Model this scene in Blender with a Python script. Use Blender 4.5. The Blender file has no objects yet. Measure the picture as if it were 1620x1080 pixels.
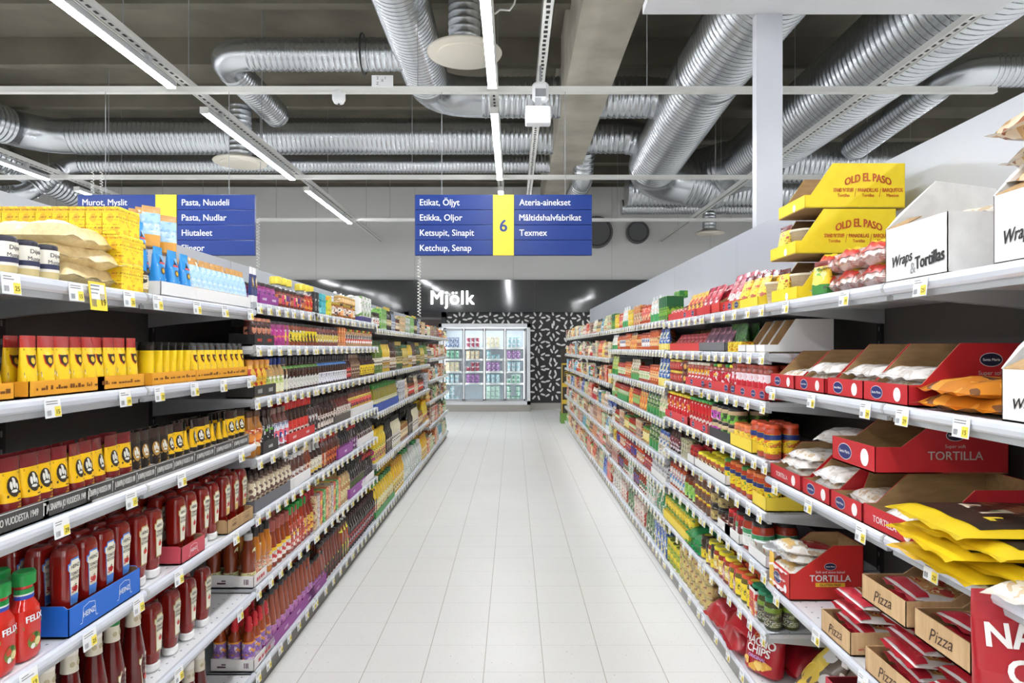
import bpy, math, random
from mathutils import Vector, Matrix
PI = math.pi
random.seed(6)
SC = bpy.context.scene
COL = SC.collection

# ------------------------------------------------------------------ camera, world, exposure
FPX, CX, CY, EYE = 1050.0, 812.0, 550.0, 1.62          # focal length in pixels, vanishing point, eye height
cam = bpy.data.cameras.new('camera'); camo = bpy.data.objects.new('camera', cam); COL.objects.link(camo)
camo.location = (0, 0, EYE); camo.rotation_euler = (PI / 2, 0, 0)
cam.sensor_width = 36; cam.lens = 36 * FPX / 1620
cam.shift_x = -(CX - 810) / 1620; cam.shift_y = (CY - 540) / 1620
cam.clip_start = 0.05; cam.clip_end = 200
SC.camera = camo
SC.view_settings.view_transform = 'Standard'; SC.view_settings.look = 'None'
SC.view_settings.exposure = 1.7; SC.view_settings.gamma = 1; SC.view_settings.use_curve_mapping = False
world = bpy.data.worlds.new('world'); SC.world = world; world.use_nodes = True
world.node_tree.nodes['Background'].inputs[0].default_value = (1, 1, 1, 1)
world.node_tree.nodes['Background'].inputs[1].default_value = 0.6
LAMP = 30.0                                             # strength of the LED diffusers

def PX(x, y, d):                                        # a photo point at depth d -> the place in the hall
    return Vector(((x - CX) * d / FPX, d, EYE + (CY - y) * d / FPX))

# ------------------------------------------------------------------ materials
MATS = {}
def lin(c):
    return tuple(((v / 255) / 12.92 if v / 255 <= .04045 else ((v / 255 + .055) / 1.055) ** 2.4) for v in c[:3])
def mat(c, rough=.5, metal=0, coat=0, emit=0, key=None, spec=.5):
    k = key or ('m', c, rough, metal, coat, emit, spec)
    if k in MATS: return MATS[k]
    m = bpy.data.materials.new('surface'); m.use_nodes = True
    b = m.node_tree.nodes['Principled BSDF']; L = lin(c)
    b.inputs['Base Color'].default_value = (*L, 1); b.inputs['Roughness'].default_value = rough
    b.inputs['Metallic'].default_value = metal; b.inputs['Coat Weight'].default_value = coat
    b.inputs['Specular IOR Level'].default_value = spec
    if emit:
        b.inputs['Emission Color'].default_value = (*L, 1); b.inputs['Emission Strength'].default_value = emit
    MATS[k] = m; return m
class NT:
    def __init__(s, m):
        s.t = m.node_tree; s.b = s.t.nodes['Principled BSDF']
    def n(s, ty, **kw):
        x = s.t.nodes.new(ty)
        for k, v in kw.items(): setattr(x, k, v)
        return x
    def l(s, a, b): s.t.links.new(a, b)
    def math(s, op, a, b=None, c=None):
        x = s.n('ShaderNodeMath', operation=op)
        for i, v in enumerate((a, b, c)):
            if v is None: continue
            if isinstance(v, (int, float)): x.inputs[i].default_value = v
            else: s.l(v, x.inputs[i])
        return x.outputs[0]
    def mix(s, f, a, b):
        x = s.n('ShaderNodeMix', data_type='RGBA')
        for i, v in ((0, f), (6, a), (7, b)):
            if isinstance(v, tuple): x.inputs[i].default_value = (*v[:3], 1)
            elif isinstance(v, (int, float)): x.inputs[i].default_value = v
            else: s.l(v, x.inputs[i])
        return x.outputs[2]
    def noise(s, vec, scale, detail=2, rough=.5):
        x = s.n('ShaderNodeTexNoise'); x.inputs['Scale'].default_value = scale
        x.inputs['Detail'].default_value = detail; x.inputs['Roughness'].default_value = rough
        if vec is not None: s.l(vec, x.inputs['Vector'])
        return x.outputs[0]
    def obj(s, scale=None, loc=(0, 0, 0)):
        o = s.n('ShaderNodeTexCoord').outputs['Object']
        if scale:
            mp = s.n('ShaderNodeMapping'); mp.inputs['Scale'].default_value = scale; mp.inputs['Location'].default_value = loc
            s.l(o, mp.inputs[0]); return mp.outputs[0]
        return o
    def bump(s, h, st, dist=.002):
        x = s.n('ShaderNodeBump'); x.inputs['Strength'].default_value = st; x.inputs['Distance'].default_value = dist
        s.l(h, x.inputs['Height']); s.l(x.outputs[0], s.b.inputs['Normal'])
def noisy(c1, c2, scale=4, rough=.7, metal=0, stretch=(1, 1, 1), bump=0, key=None, detail=4, lo=.35, hi=.65):
    k = key or ('n', c1, c2, scale, rough, metal, stretch, bump)
    if k in MATS: return MATS[k]
    m = mat(c1, rough, metal, key=k); t = NT(m)
    nz = t.noise(t.obj(stretch), scale, detail)
    r = t.n('ShaderNodeMapRange'); r.inputs[1].default_value = lo; r.inputs[2].default_value = hi; t.l(nz, r.inputs[0])
    t.l(t.mix(r.outputs[0], lin(c1), lin(c2)), t.b.inputs['Base Color'])
    if bump: t.bump(nz, bump, .01)
    return m
def printed(base, a1, a2, ink=(40, 40, 40), seed=0, rough=.4, lines=.007, big=1.0, text=True):
    """a printed wrapper: patches of two inks and rows of small print"""
    k = ('p', base, a1, a2, ink, seed, rough, lines, big, text)
    if k in MATS: return MATS[k]
    m = mat(base, rough, key=k); t = NT(m)
    o = t.obj((1, 1, 1), (seed * .37, seed * .91, 0))
    n1 = t.math('GREATER_THAN', t.noise(o, 22 / big, 1), .56)
    n2 = t.math('GREATER_THAN', t.noise(t.obj((1, 1, 1.4), (seed * .7 + 3, 1, seed)), 38 / big, 1), .59)
    c = t.mix(n1, lin(base), lin(a1)); c = t.mix(n2, c, lin(a2))
    if text:
        sx = t.n('ShaderNodeSeparateXYZ'); t.l(t.obj(), sx.inputs[0])
        w = t.math('GREATER_THAN', t.math('FRACT', t.math('DIVIDE', sx.outputs[2], lines)), .55)
        g = t.math('GREATER_THAN', t.noise(t.obj((1, 1, .3), (seed, 2, 0)), 320, 0), .5)
        z = t.math('GREATER_THAN', t.noise(t.obj((.2, .2, 1), (0, 5, seed)), 45 / big, 0), .52)
        c = t.mix(t.math('MULTIPLY', t.math('MULTIPLY', w, g), z), c, lin(ink))
    t.l(c, t.b.inputs['Base Color']); return m

# ------------------------------------------------------------------ mesh building
TXT = {}
def text_mesh(body, bold=0.0, shear=0.0, spacing=1.0):
    k = (body, bold, shear, spacing)
    if k not in TXT:
        c = bpy.data.curves.new('lettering', 'FONT'); c.body = body; c.offset = bold; c.shear = shear; c.space_character = spacing
        c.resolution_u = 3; c.size = 1
        o = bpy.data.objects.new('lettering', c)
        me = o.to_mesh()
        v = [(a.co.x, a.co.y) for a in me.vertices]; f = [tuple(p.vertices) for p in me.polygons]
        o.to_mesh_clear(); bpy.data.objects.remove(o); bpy.data.curves.remove(c)
        xs = [a[0] for a in v] or [0]
        TXT[k] = (v, f, min(xs), max(xs))
    return TXT[k]

class MB:
    def __init__(s): s.v = []; s.f = []; s.m = []; s.s = []; s.mats = []
    def mi(s, m):
        if m not in s.mats: s.mats.append(m)
        return s.mats.index(m)
    def add(s, vs, fs, m, smooth=False):
        b = len(s.v); s.v += [tuple(v) for v in vs]; i = s.mi(m)
        for f in fs: s.f.append(tuple(b + k for k in f)); s.m.append(i); s.s.append(smooth)
    def box(s, x0, x1, y0, y1, z0, z1, m, bev=0):
        if bev:
            b = min(bev, (x1 - x0) / 3, (y1 - y0) / 3, (z1 - z0) / 3)
            P = lambda z, i: [(x0 + b + i, y0 + i), (x1 - b - i, y0 + i), (x1 - i, y0 + b + i), (x1 - i, y1 - b - i), (x1 - b - i, y1 - i), (x0 + b + i, y1 - i), (x0 + i, y1 - b - i), (x0 + i, y0 + b + i)]
            rings = [[(x, y, z) for x, y in P(z, i)] for z, i in ((z0, b * .6), (z0 + b, 0), (z1 - b, 0), (z1, b * .6))]
            return s.rings(rings, m, False, True)
        vs = [(x0, y0, z0), (x1, y0, z0), (x1, y1, z0), (x0, y1, z0), (x0, y0, z1), (x1, y0, z1), (x1, y1, z1), (x0, y1, z1)]
        s.add(vs, [(0, 3, 2, 1), (4, 5, 6, 7), (0, 1, 5, 4), (1, 2, 6, 5), (2, 3, 7, 6), (3, 0, 4, 7)], m)
    def rings(s, R, m, smooth=True, caps=True, closed=True):
        n = len(R[0]); vs = [p for r in R for p in r]; fs = []
        for i in range(len(R) - 1):
            for j in range(n if closed else n - 1):
                k = (j + 1) % n
                fs.append((i * n + j, i * n + k, (i + 1) * n + k, (i + 1) * n + j))
        s.add(vs, fs, m, smooth)
        if caps:
            s.add(R[0], [tuple(range(n))[::-1]], m); s.add(R[-1], [tuple(range(n))], m)
    def lathe(s, prof, m, n=20, cx=0, cy=0, z=0, caps=True, sx=1, sy=1, a0=0, a1=None, smooth=True):
        full = a1 is None
        A = [a0 + (2 * PI * j / n if full else (a1 - a0) * j / n) for j in range(n if full else n + 1)]
        R = [[(cx + r * sx * math.cos(a), cy + r * sy * math.sin(a), z + h) for a in A] for r, h in prof]
        s.rings(R, m, smooth, caps and full, full)
    def quad(s, a, b, c, d, m): s.add([a, b, c, d], [(0, 1, 2, 3)], m)
    def poly(s, pts, m): s.add(pts, [tuple(range(len(pts)))], m)
    def prism(s, pts, d, m):
        """pts: a planar outline; extruded by the vector d"""
        n = len(pts); d = Vector(d); q = [Vector(p) for p in pts]; r = [p + d for p in q]
        s.add(q + r, [tuple(range(n))[::-1], tuple(range(n, 2 * n))] + [(i, (i + 1) % n, n + (i + 1) % n, n + i) for i in range(n)], m)
    def tube(s, pts, r, m, n=10, rad=None, smooth=True, caps=True):
        P = [Vector(p) for p in pts]; R = []; up = None
        for i, p in enumerate(P):
            t = (P[min(i + 1, len(P) - 1)] - P[max(i - 1, 0)]).normalized()
            if up is None:
                up = Vector((0, 0, 1)) if abs(t.z) < .9 else Vector((1, 0, 0))
            a = t.cross(up).normalized(); up = a.cross(t).normalized()
            rr = rad[i] if rad else r
            R.append([p + (a * math.cos(2 * PI * j / n) + up * math.sin(2 * PI * j / n)) * rr for j in range(n)])
        s.rings(R, m, smooth, caps)
    def text(s, body, o, ux, uz, h, m, align=.5, bold=0, cond=1.0, shear=0, spacing=1.0, warp=None, lift=0, fit=None):
        """writing with cap height h; o: baseline anchor, ux: reading direction, uz: up"""
        v, f, x0, x1 = text_mesh(body, 0.0, shear, spacing)
        k = h / .72
        if not warp: o, ux, uz = Vector(o), Vector(ux), Vector(uz)
        if fit and (x1 - x0) * k * cond > fit: cond = fit / ((x1 - x0) * k)
        if not warp: nrm = ux.cross(uz).normalized()
        for q, (sx, sy) in enumerate(((0, 0),) if not bold else ((-1, .5), (1, .5), (-1, -.5), (1, -.5))):      # heavier strokes: the outline set again a hair aside
            out = []; up = q * h * .006
            for x, y in v:
                a, b = (x - x0 - (x1 - x0) * align) * k * cond + sx * bold * k * .9, y * k + sy * bold * k * .9
                if warp:
                    p = Vector(warp(a, b))
                    if q: e = h * .02; p = p + (Vector(warp(a + e, b)) - p).cross(Vector(warp(a, b + e)) - p).normalized() * up
                    out.append(p)
                else: out.append(o + ux * a + uz * b + nrm * up)
            s.add(out, f, m)
    def mesh(s, name):
        me = bpy.data.meshes.new(name); me.from_pydata(s.v, [], s.f)
        for m in s.mats: me.materials.append(m)
        me.polygons.foreach_set('material_index', s.m); me.polygons.foreach_set('use_smooth', s.s)
        me.update(); return me
    def build(s, name, parent=None, loc=None, rz=0):
        return link(name, s.mesh(name), parent, loc, rz)

def link(name, me, parent=None, loc=None, rz=0):
    o = bpy.data.objects.new(name, me); COL.objects.link(o)
    if parent: o.parent = parent
    if loc is not None: o.location = loc
    if rz: o.rotation_euler[2] = rz
    return o
def tag(o, label, cat, group=None, kind=None):
    o['label'] = label; o['category'] = cat
    if group: o['group'] = group
    if kind: o['kind'] = kind
    return o
def thing(name, label, cat, loc=(0, 0, 0), rz=0, group=None):
    return tag(link(name, None, None, loc, rz), label, cat, group)
def struct(o, label=None):
    o['kind'] = 'structure'
    if label: o['label'] = label; o['category'] = 'structure'
    return o
WHITE = mat((236, 238, 240), .35); OFFW = mat((226, 226, 222), .5); BLACK = mat((22, 22, 23), .5)
GREY = mat((150, 152, 155), .4); DARK = mat((52, 52, 54), .55); CHROME = mat((200, 204, 208), .25, .9)
ORD = ['', 'second', 'third', 'fourth', 'fifth', 'sixth', 'seventh', 'eighth', 'ninth', 'tenth', 'eleventh', 'twelfth', 'thirteenth', 'fourteenth', 'fifteenth', 'sixteenth', 'seventeenth', 'eighteenth', 'nineteenth', 'twentieth']
ORD += ['twenty-' + w for w in ['first'] + ORD[1:9]] + ['thirtieth'] + ['thirty-' + w for w in ['first'] + ORD[1:9]] + ['fortieth'] + ['forty-' + w for w in ['first'] + ORD[1:9]] + ['fiftieth'] + ['fifty-' + w for w in ['first'] + ORD[1:9]] + ['sixtieth'] + ['sixty-' + w for w in ['first'] + ORD[1:9]]
def nth(i, word='nearest'): return (ORD[i] + ' ' + word).strip()
# ------------------------------------------------------------------ the hall
XL, XR, Y0, YB, HC = -14.0, 14.0, -9.0, 17.5, 6.3
def floor_mat():
    m = mat((236, 236, 233), .22, key='floor'); t = NT(m)
    sx = t.n('ShaderNodeSeparateXYZ'); t.l(t.obj(), sx.inputs[0])
    def line(v, off, w):
        fr = t.math('FRACT', t.math('DIVIDE', t.math('ADD', v, off), .3))
        return t.math('LESS_THAN', t.math('ABSOLUTE', t.math('SUBTRACT', fr, .5)), w / .6)
    gx = line(sx.outputs[0], .147 + 30.15, .0035); gy = line(sx.outputs[1], -.017 + 30.15, .0025)
    sp = t.math('LESS_THAN', t.noise(t.obj(), 150, 1), .285)
    sp2 = t.math('LESS_THAN', t.noise(t.obj((1, 1, 1), (5, 3, 0)), 75, 1), .235)
    big = t.noise(t.obj(), 1.2, 3)
    c = t.mix(big, lin((240, 240, 238)), lin((232, 232, 229)))
    c = t.mix(sp, c, lin((196, 195, 190))); c = t.mix(sp2, c, lin((165, 160, 152)))
    c = t.mix(gy, c, lin((200, 198, 192))); c = t.mix(gx, c, lin((178, 170, 158)))
    t.l(c, t.b.inputs['Base Color'])
    t.l(t.math('ADD', t.math('MULTIPLY', big, .12), .30), t.b.inputs['Roughness']); t.b.inputs['Specular IOR Level'].default_value = .4
    return m
b = MB(); b.box(XL, XR, Y0, YB, -.1, 0, floor_mat()); struct(b.build('floor'))
concrete = noisy((190, 184, 170), (160, 155, 142), 1.6, .85, bump=.15, key='concrete', detail=8)
slabm = noisy((116, 111, 98), (97, 93, 82), 1.1, .9, key='slab', detail=6)
b = MB(); b.box(XL, XR, Y0, YB, HC, HC + .2, slabm)
y = -7.6
while y < YB - .3:                                      # ribs of the double-tee slabs
    b.prism([(XL, y - .10, HC), (XL, y - .075, 5.9), (XL, y + .075, 5.9), (XL, y + .10, HC)], (XR - XL, 0, 0), slabm)
    y += 1.77
struct(b.build('ceiling'))
b = MB(); b.box(.72, 1.35, Y0, YB, 5.2, HC, concrete); struct(b.build('trim_1'))
grey_panel = mat((206, 206, 203), .6)
b = MB(); b.box(XL - .2, XL, Y0, YB, 0, HC, grey_panel); struct(b.build('wall_left'))
b = MB(); b.box(XR, XR + .2, Y0, YB, 0, HC, grey_panel); struct(b.build('wall_right'))
b = MB(); b.box(XL, XR, Y0 - .2, Y0, 0, HC, grey_panel); struct(b.build('wall_rear'))
# back wall: black below with a printed pattern, pale panels above
b = MB()
wb = mat((40, 39, 41), .45)
b.box(XL, XR, YB, YB + .2, 0, 2.6, wb)
b.box(XL, XR, YB, YB + .2, 3.3, 5.86, mat((214, 214, 212), .6)); b.box(XL, XR, YB + .05, YB + .2, 5.86, HC, slabm)
b.box(XL, XR, YB, YB + .2, 2.6, 3.3, wb)
for k in range(-5, 6):
    b.box(k * 2.6 - .004, k * 2.6 + .004, YB - .003, YB, 3.4, 5.86, mat((170, 170, 168), .6))
struct(b.build('wall_back'))
pat = mat((226, 226, 222), .5)
rp = random.Random(3); b = MB()
def stroke(x, z, a, l=.125, w=.05):
    pts = []
    for k in range(12):
        t = 2 * PI * k / 12; px = math.copysign(min(1, abs(math.cos(t)) * 1.15), math.cos(t)) * l / 2; pz = math.sin(t) * w / 2
        pts.append((x + px * math.cos(a) - pz * math.sin(a), YB - .004, z + px * math.sin(a) + pz * math.cos(a)))
    b.poly(pts, pat)
for i in range(-9, 12):
    for j in range(-6, 1):
        if i < 0 and j < 0: continue
        cx, cz = .64 + i * .41, 2.40 + j * .33
        for k in range(6):
            a = k * PI / 3 + i * .5 + j * .9 + rp.uniform(-.2, .2); rr = rp.uniform(.115, .135)
            stroke(cx + 1.2 * rr * math.cos(a), cz + rr * math.sin(a), a + rp.uniform(-.25, .25))
        pass
struct(b.build('trim_2'))
b = MB(); fas = mat((58, 59, 60), .07, spec=.8)
t = NT(fas); t.bump(t.noise(t.obj((.25, 1, 1.2)), 1.2, 1), .12, .05)
b.box(XL, XR, YB - .12, YB, 2.55, 3.4, fas)
for x in (-9, -4.5, .55, 5): b.box(x - .004, x + .004, YB - .123, YB - .12, 2.55, 3.4, DARK)
struct(b.build('trim_3'))
b = MB(); b.box(.45, XR, YB - .05, YB, 0, .17, mat((176, 172, 166), .35, .6)); b.box(XL, -3.0, YB - .05, YB, 0, .17, mat((176, 172, 166), .35, .6)); struct(b.build('baseboard_back'))
# dark doorway beside the cooler
b = MB(); x0, x1 = -2.85, -1.76
b.box(x0, x1, YB - .06, YB - .01, 0, 2.42, mat((58, 46, 42), .5))
for a, c in ((x0, x0 + .12), (x1 - .12, x1)): b.box(a, c, YB - .14, YB, 0, 2.56, BLACK)
b.box(x0, x1, YB - .14, YB, 2.42, 2.56, BLACK); b.box(x0 + .12, x1 - .12, YB - .10, YB - .06, 2.36, 2.42, mat((96, 96, 98), .3))
struct(b.build('door_1'))
# lit shop letters
glow = mat((255, 255, 255), .4, emit=1.6)
for word, px0, px1, lab in (('Mjölk', 683, 751, 'glowing white letters reading Mjölk on the dark fascia above the cooler'), ('Maito', 490, 566, 'glowing white letters reading Maito on the dark fascia, half hidden by jars')):
    a, c = (px0 - CX) / 60, (px1 - CX) / 60; h = .365
    r = thing('wall_lettering', lab, 'sign', ((a + c) / 2, YB - .13, 2.76)); r['group'] = 'lit dairy letters'
    b = MB(); b.text(word, (0, -.03, 0), (1, 0, 0), (0, 0, 1), h, glow, bold=.014, spacing=1.08, fit=(c - a)); b.build('letter_face', r)
    b = MB(); b.text(word, (0, .0, 0), (1, 0, 0), (0, 0, 1), h, OFFW, bold=.014, spacing=1.08, fit=(c - a)); b.build('letter_back', r)

# ------------------------------------------------------------------ lighting rows
def lamp_mats():
    body = mat((196, 198, 200), .35); diff = mat((250, 252, 255), .4, emit=LAMP, key='led')
    return body, diff
body, diff = lamp_mats()
LZ = EYE + 2.6
def make_luminaire():
    m = {}
    b = MB(); b.box(-.045, .045, 0, 2.93, .0, .055, body, .008); b.box(-.02, .02, .4, .46, .055, .13, body); b.box(-.02, .02, 2.47, 2.53, .055, .13, body); m['housing'] = b.mesh('housing')
    b = MB(); b.box(-.036, .036, .012, 2.918, -.014, .002, diff, .01); m['diffuser'] = b.mesh('diffuser')
    b = MB(); b.box(-.046, .046, -.006, .012, -.016, .056, OFFW); m['end_cap'] = b.mesh('end_cap')
    return m
LM = make_luminaire()
rows = [(-10.6, 'far left', range(-2, 4)), (-7.2, 'outer left', range(-2, 4)), (-3.41, 'left', range(-2, 4)), (-.21, 'middle', range(-2, 4)), (3.82, 'right', range(-2, 1)), (7.3, 'outer right', range(-2, 4)), (10.8, 'far right', range(-2, 4))]
for X, nm, ks in rows:
    vis = nm in ('outer left', 'left', 'middle', 'right')
    for i, k in enumerate(ks):
        r = thing('strip_light', f'{nth(i)} long white LED strip light in the {nm} ceiling row', 'light', (X, .08 + 3.62 * k, LZ), group='LED strip lights')
        for p in ('housing', 'diffuser'): link(p, LM[p], r)
        for yy in (0, 2.93 - .006): link('end_cap', LM['end_cap'], r, (0, yy, 0))
    r = thing('lighting_track', f'white perforated track carrying the {nm} row of strip lights', 'track', (X, 0, LZ + .13), group='lighting tracks')
    b = MB()
    b.box(-.05, .05, Y0 + .3, YB - .2, .012, .06, OFFW); b.box(-.05, -.038, Y0 + .3, YB - .2, 0, .012, OFFW); b.box(.038, .05, Y0 + .3, YB - .2, 0, .012, OFFW)
    if vis:
        y = 2.0
        while y < YB - .4: b.box(-.012, .012, y, y + .05, .008, .0118, DARK); y += .1
    b.build('channel', r)
    b = MB()
    for k in range(8): b.tube([(0, -7 + k * 3.2, .06), (0, -7 + k * 3.2, HC - LZ - .13)], .004, GREY, 5)
    b.build('suspension_wire', r)
for i, (d, xa, xb) in enumerate(((6.95, -9, 5.05), (10.5, -12, 9), (14.0, -13, 9))):
    z = EYE + 2.70
    r = thing('cross_rail', f'{nth(i)} white crosswise ceiling rail under the ducts', 'rail', (0, d, z), group='crosswise ceiling rails')
    b = MB(); b.box(xa, xb, -.03, .03, -.028, .028, OFFW); b.box(xa, xb, -.036, .036, -.034, -.026, OFFW); b.build('rail', r)
    b = MB()
    for k in range(int((xb - xa) / 2.4)): b.tube([(xa + .8 + 2.4 * k, 0, .028), (xa + .8 + 2.4 * k, 0, HC - z)], .0045, GREY, 5)
    b.build('suspension_wire', r)
# perforated cable tray with its boxes
r = thing('cable_tray', 'narrow white perforated cable tray running beside the concrete beam', 'cable tray', (.3, 0, EYE + 2.92))
b = MB(); b.box(-.05, .05, -2, YB - .3, 0, .02, OFFW); b.box(-.05, -.044, -2, YB - .3, 0, .05, OFFW); b.box(.044, .05, -2, YB - .3, 0, .05, OFFW); b.build('channel', r)
b = MB(); y = 3.5; rq = random.Random(8)
while y < 16: b.box(-.014 + rq.uniform(-.006, .004), .014 + rq.uniform(-.004, .006), y, y + .05, -.0015, .0, BLACK); y += .09
b.build('slot_pattern', r)
p = PX(855, 140, 6.88)
r = thing('beacon', 'white rounded alarm beacon hung under the cable tray at the first rail', 'beacon', p)
b = MB(); b.box(-.085, .085, -.05, .05, -.14, .06, WHITE, .03); b.build('case', r); b = MB(); b.box(-.055, .055, -.056, -.05, -.10, -.02, GREY); b.build('panel', r); b = MB(); b.tube([(0, 0, .06), (0, 0, .24)], .012, GREY); b.build('stem', r)
p = PX(851, 184, 6.6)
r = thing('junction_box', 'square white junction box below the alarm beacon', 'box', p)
b = MB(); b.box(-.125, .125, -.06, .06, -.085, .085, WHITE, .01); b.build('case', r)
b = MB(); b.box(-.03, .03, -.02, .02, .085, .18, GREY); b.build('bracket', r)
p = PX(536, 155, 6.95)
r = thing('smoke_detector', 'small round white smoke detector under the first cross rail', 'detector', p)
b = MB(); b.lathe([(.03, -.06), (.05, -.055), (.068, -.02), (.068, .05), (.055, .07)], WHITE, 20); b.build('housing', r)
b = MB(); b.lathe([(.012, -.068), (.012, -.058)], DARK, 10); b.build('sensor', r)
p = PX(605, 129, 6.9)
r = thing('notice_plate', 'small white plate with grey symbols above the first cross rail', 'sign', p)
b = MB(); b.box(-.112, .112, -.006, .006, -.06, .065, WHITE, .01); b.build('plate', r)
b = MB()
for a, z, t2 in ((-.05, .02, '2'), (-.05, -.035, 'Z'), (.0, -.005, 'X'), (.03, .02, '1')): b.text(t2, (a, -.0075, z), (1, 0, 0), (0, 0, 1), .03, DARK)
b.build('lettering', r)

# ------------------------------------------------------------------ ventilation
galv = mat((176, 180, 184), .27, .92, key='galv'); t = NT(galv)
nz = t.noise(t.obj((1, 1, 1)), 1.5, 2)
t.l(t.mix(nz, lin((214, 218, 222)), lin((186, 190, 194))), t.b.inputs['Base Color'])
cream = mat((226, 220, 206), .5)
def bend(pts, R):
    """polyline with rounded corners -> list of (point, is_straight)"""
    P = [Vector(p) for p in pts]; out = [(P[0], True)]
    for i in range(1, len(P) - 1):
        a, c = (P[i - 1] - P[i]).normalized(), (P[i + 1] - P[i]).normalized()
        ang = a.angle(c); d = min(R / math.tan(ang / 2), (P[i - 1] - P[i]).length * .48, (P[i + 1] - P[i]).length * .48)
        s, e = P[i] + a * d, P[i] + c * d
        for k in range(7):
            u = k / 6; out.append(((1 - u) ** 2 * s + 2 * u * (1 - u) * P[i] + u * u * e, k == 6))
    out.append((P[-1], True)); return out
def duct(pts, r, label, R=.5, ridge=.085, rads=None, group='ventilation ducts', couplings=()):
    path = bend(pts, R); P = []; rad = []; cols = []
    for i in range(len(path) - 1):
        a, c = path[i][0], path[i + 1][0]; L = (c - a).length
        if path[i][1] and L > .3:
            n = int(L / ridge); P.append(a); rad.append(r)
            for k in range(n):
                for u, dr in ((.60, 0), (.7, .006 + r * .02), (.9, .006 + r * .02), (1.0, 0)):
                    P.append(a + (c - a) * ((k + u) / n)); rad.append(r + dr)
            cols.append((c, (c - a).normalized())); cols.append((a, (c - a).normalized()))
        else: P.append(a); rad.append(r)
    P.append(path[-1][0]); rad.append(r)
    o = thing('air_duct', label, 'duct', pts[0], 0, group); p0 = Vector(pts[0])
    Q, rr = [], []
    for p, q in zip(P, rad):
        if not Q or (p - p0 - Q[-1]).length > 1e-4: Q.append(p - p0); rr.append(q)
    b = MB(); b.tube(Q, r, galv, 28, rad=rr); b.build('pipe', o)
    for c, d in cols[1:-1] if len(cols) > 2 else cols:
        b = MB(); b.tube([c - p0 - d * .03, c - p0 + d * .03], r + .012, galv, 28); b.build('coupling', o)
    return o
def diffuser(p, R, top, rs, label):
    o = thing('air_diffuser', label, 'diffuser', p, 0, 'round ceiling air diffusers')
    b = MB(); b.lathe([(R * .72, .0), (R * .98, .0), (R, .015), (R * .97, .03), (R * .55, .09), (rs, .12)], cream, 40, caps=False); b.build('rim', o)
    b = MB(); b.lathe([(0.001, -.02), (R * .7, -.02), (R * .74, -.005), (R * .7, .02)], cream, 40, caps=False); b.build('plate', o)
    b = MB(); pr = []; z = .11
    while z < top - .02: pr += [(rs, z), (rs, z + .05), (rs + .006, z + .062), (rs, z + .075)]; z += .08
    b.lathe(pr, galv, 28); b.build('spout', o)
    return o
duct([(-10.2, 6.5, 5.52), (-8.75, 12.25, 5.52), (.70, 12.25, 5.52)], .315, 'long wide crosswise air duct bending forward at its left end', .8)
duct([(1.37, 12.25, 5.52), (2.05, 12.25, 5.52), (2.6, 12.25, 5.4)], .30, 'short duct stub joining the beam to the wide curved duct', .4)
duct([tuple(PX(-130, 318, 12.4)), tuple(PX(40, 306, 12.8)), tuple(PX(112, 259, 13.3)), (.70, 13.3, 5.3)], .17, 'long thin crosswise duct behind the wide duct', .35, .07)
duct([tuple(PX(-140, 180, 11.5)), tuple(PX(40, 268, 13.2)), tuple(PX(160, 330, 15))], .26, 'dark slanted duct behind the left row of lights', .5)
duct([(-1.30, 8.75, 5.48), (-3.90, 8.75, 5.48), (-3.90, 10.9, 5.46)], .2, 'crosswise duct with a polished elbow above the left lights', .42, .075)
diffuser(tuple(PX(380, 258, 10.6)), .41, .85, .17, 'cream round air diffuser left of the number six sign')
duct([(-1.25, 4.0, 5.5), (-1.25, 10.3, 5.5), (.70, 10.3, 5.5)], .3, 'wide duct running overhead then turning right above the middle lights', .75)
duct([(1.37, 10.3, 5.5), (2.1, 10.3, 5.5), (2.5, 10.3, 5.45)], .30, 'short duct stub to the right of the concrete beam', .3)
diffuser(tuple(PX(735, 86, 7.25)), .41, 1.2, .175, 'large cream round air diffuser beside the middle strip lights')
duct([(2.66, 3.5, 5.36), (2.66, 8.9, 5.36), (2.66, 13.3, 5.05), (4.2, 13.7, 4.95)], .46, 'very wide ribbed duct right of the beam curving at its far end', 1.3, .1)
duct([(2.4, 13.9, 4.9), (7.5, 13.9, 4.9)], .33, 'crosswise duct below the far end of the wide ducts', .4)
duct([(4.55, 3.0, 5.22), (4.55, 13.0, 5.22), (3.4, 14.6, 5.22)], .52, 'widest ribbed duct passing behind the white portal post', 1.0, .1)
duct([(9.5, 8.8, 5.3), (5.9, 8.8, 5.3), (5.75, 11.2, 5.0)], .21, 'slim duct dropping to a forked piece above the divider', .4, .07)
duct([(4.7, 11.7, 4.88), (9.5, 11.7, 4.88)], .34, 'crosswise duct meeting the forked piece at the right', .4)
duct([tuple(PX(925, 240, 13)), tuple(PX(922, 285, 13.4)), tuple(PX(905, 320, 14.6))], .2, 'short bent duct beside the beam near the back wall', .3)
duct([tuple(PX(985, 328, 16)), tuple(PX(1225, 328, 16)), tuple(PX(1238, 372, 16))], .17, 'thin far duct under the wide curved duct', .3, .07)
diffuser(tuple(PX(1122, 370, 16)), .36, .55, .16, 'cream round air diffuser far away beside the portal post')
for i, (x, w) in enumerate(((945, .42), (1010, .3))):
    p = PX(x, 366, 17.3); o = thing('wall_fan', ('larger ' if i == 0 else 'smaller ') + 'dark round fan on the upper back wall', 'fan', (p.x, YB - .02, p.z), 0, 'round wall fans')
    b = MB(); b.tube([(0, 0, 0), (0, -.12, 0)], w, mat((96, 96, 98), .5), 28); b.build('housing', o)
    b = MB()
    b.tube([(w * .85 * math.cos(k * PI / 14), -.125, w * .85 * math.sin(k * PI / 14)) for k in range(29)], .02, mat((60, 60, 62), .5), 6, caps=False)
    b.build('grille', o)
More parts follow.
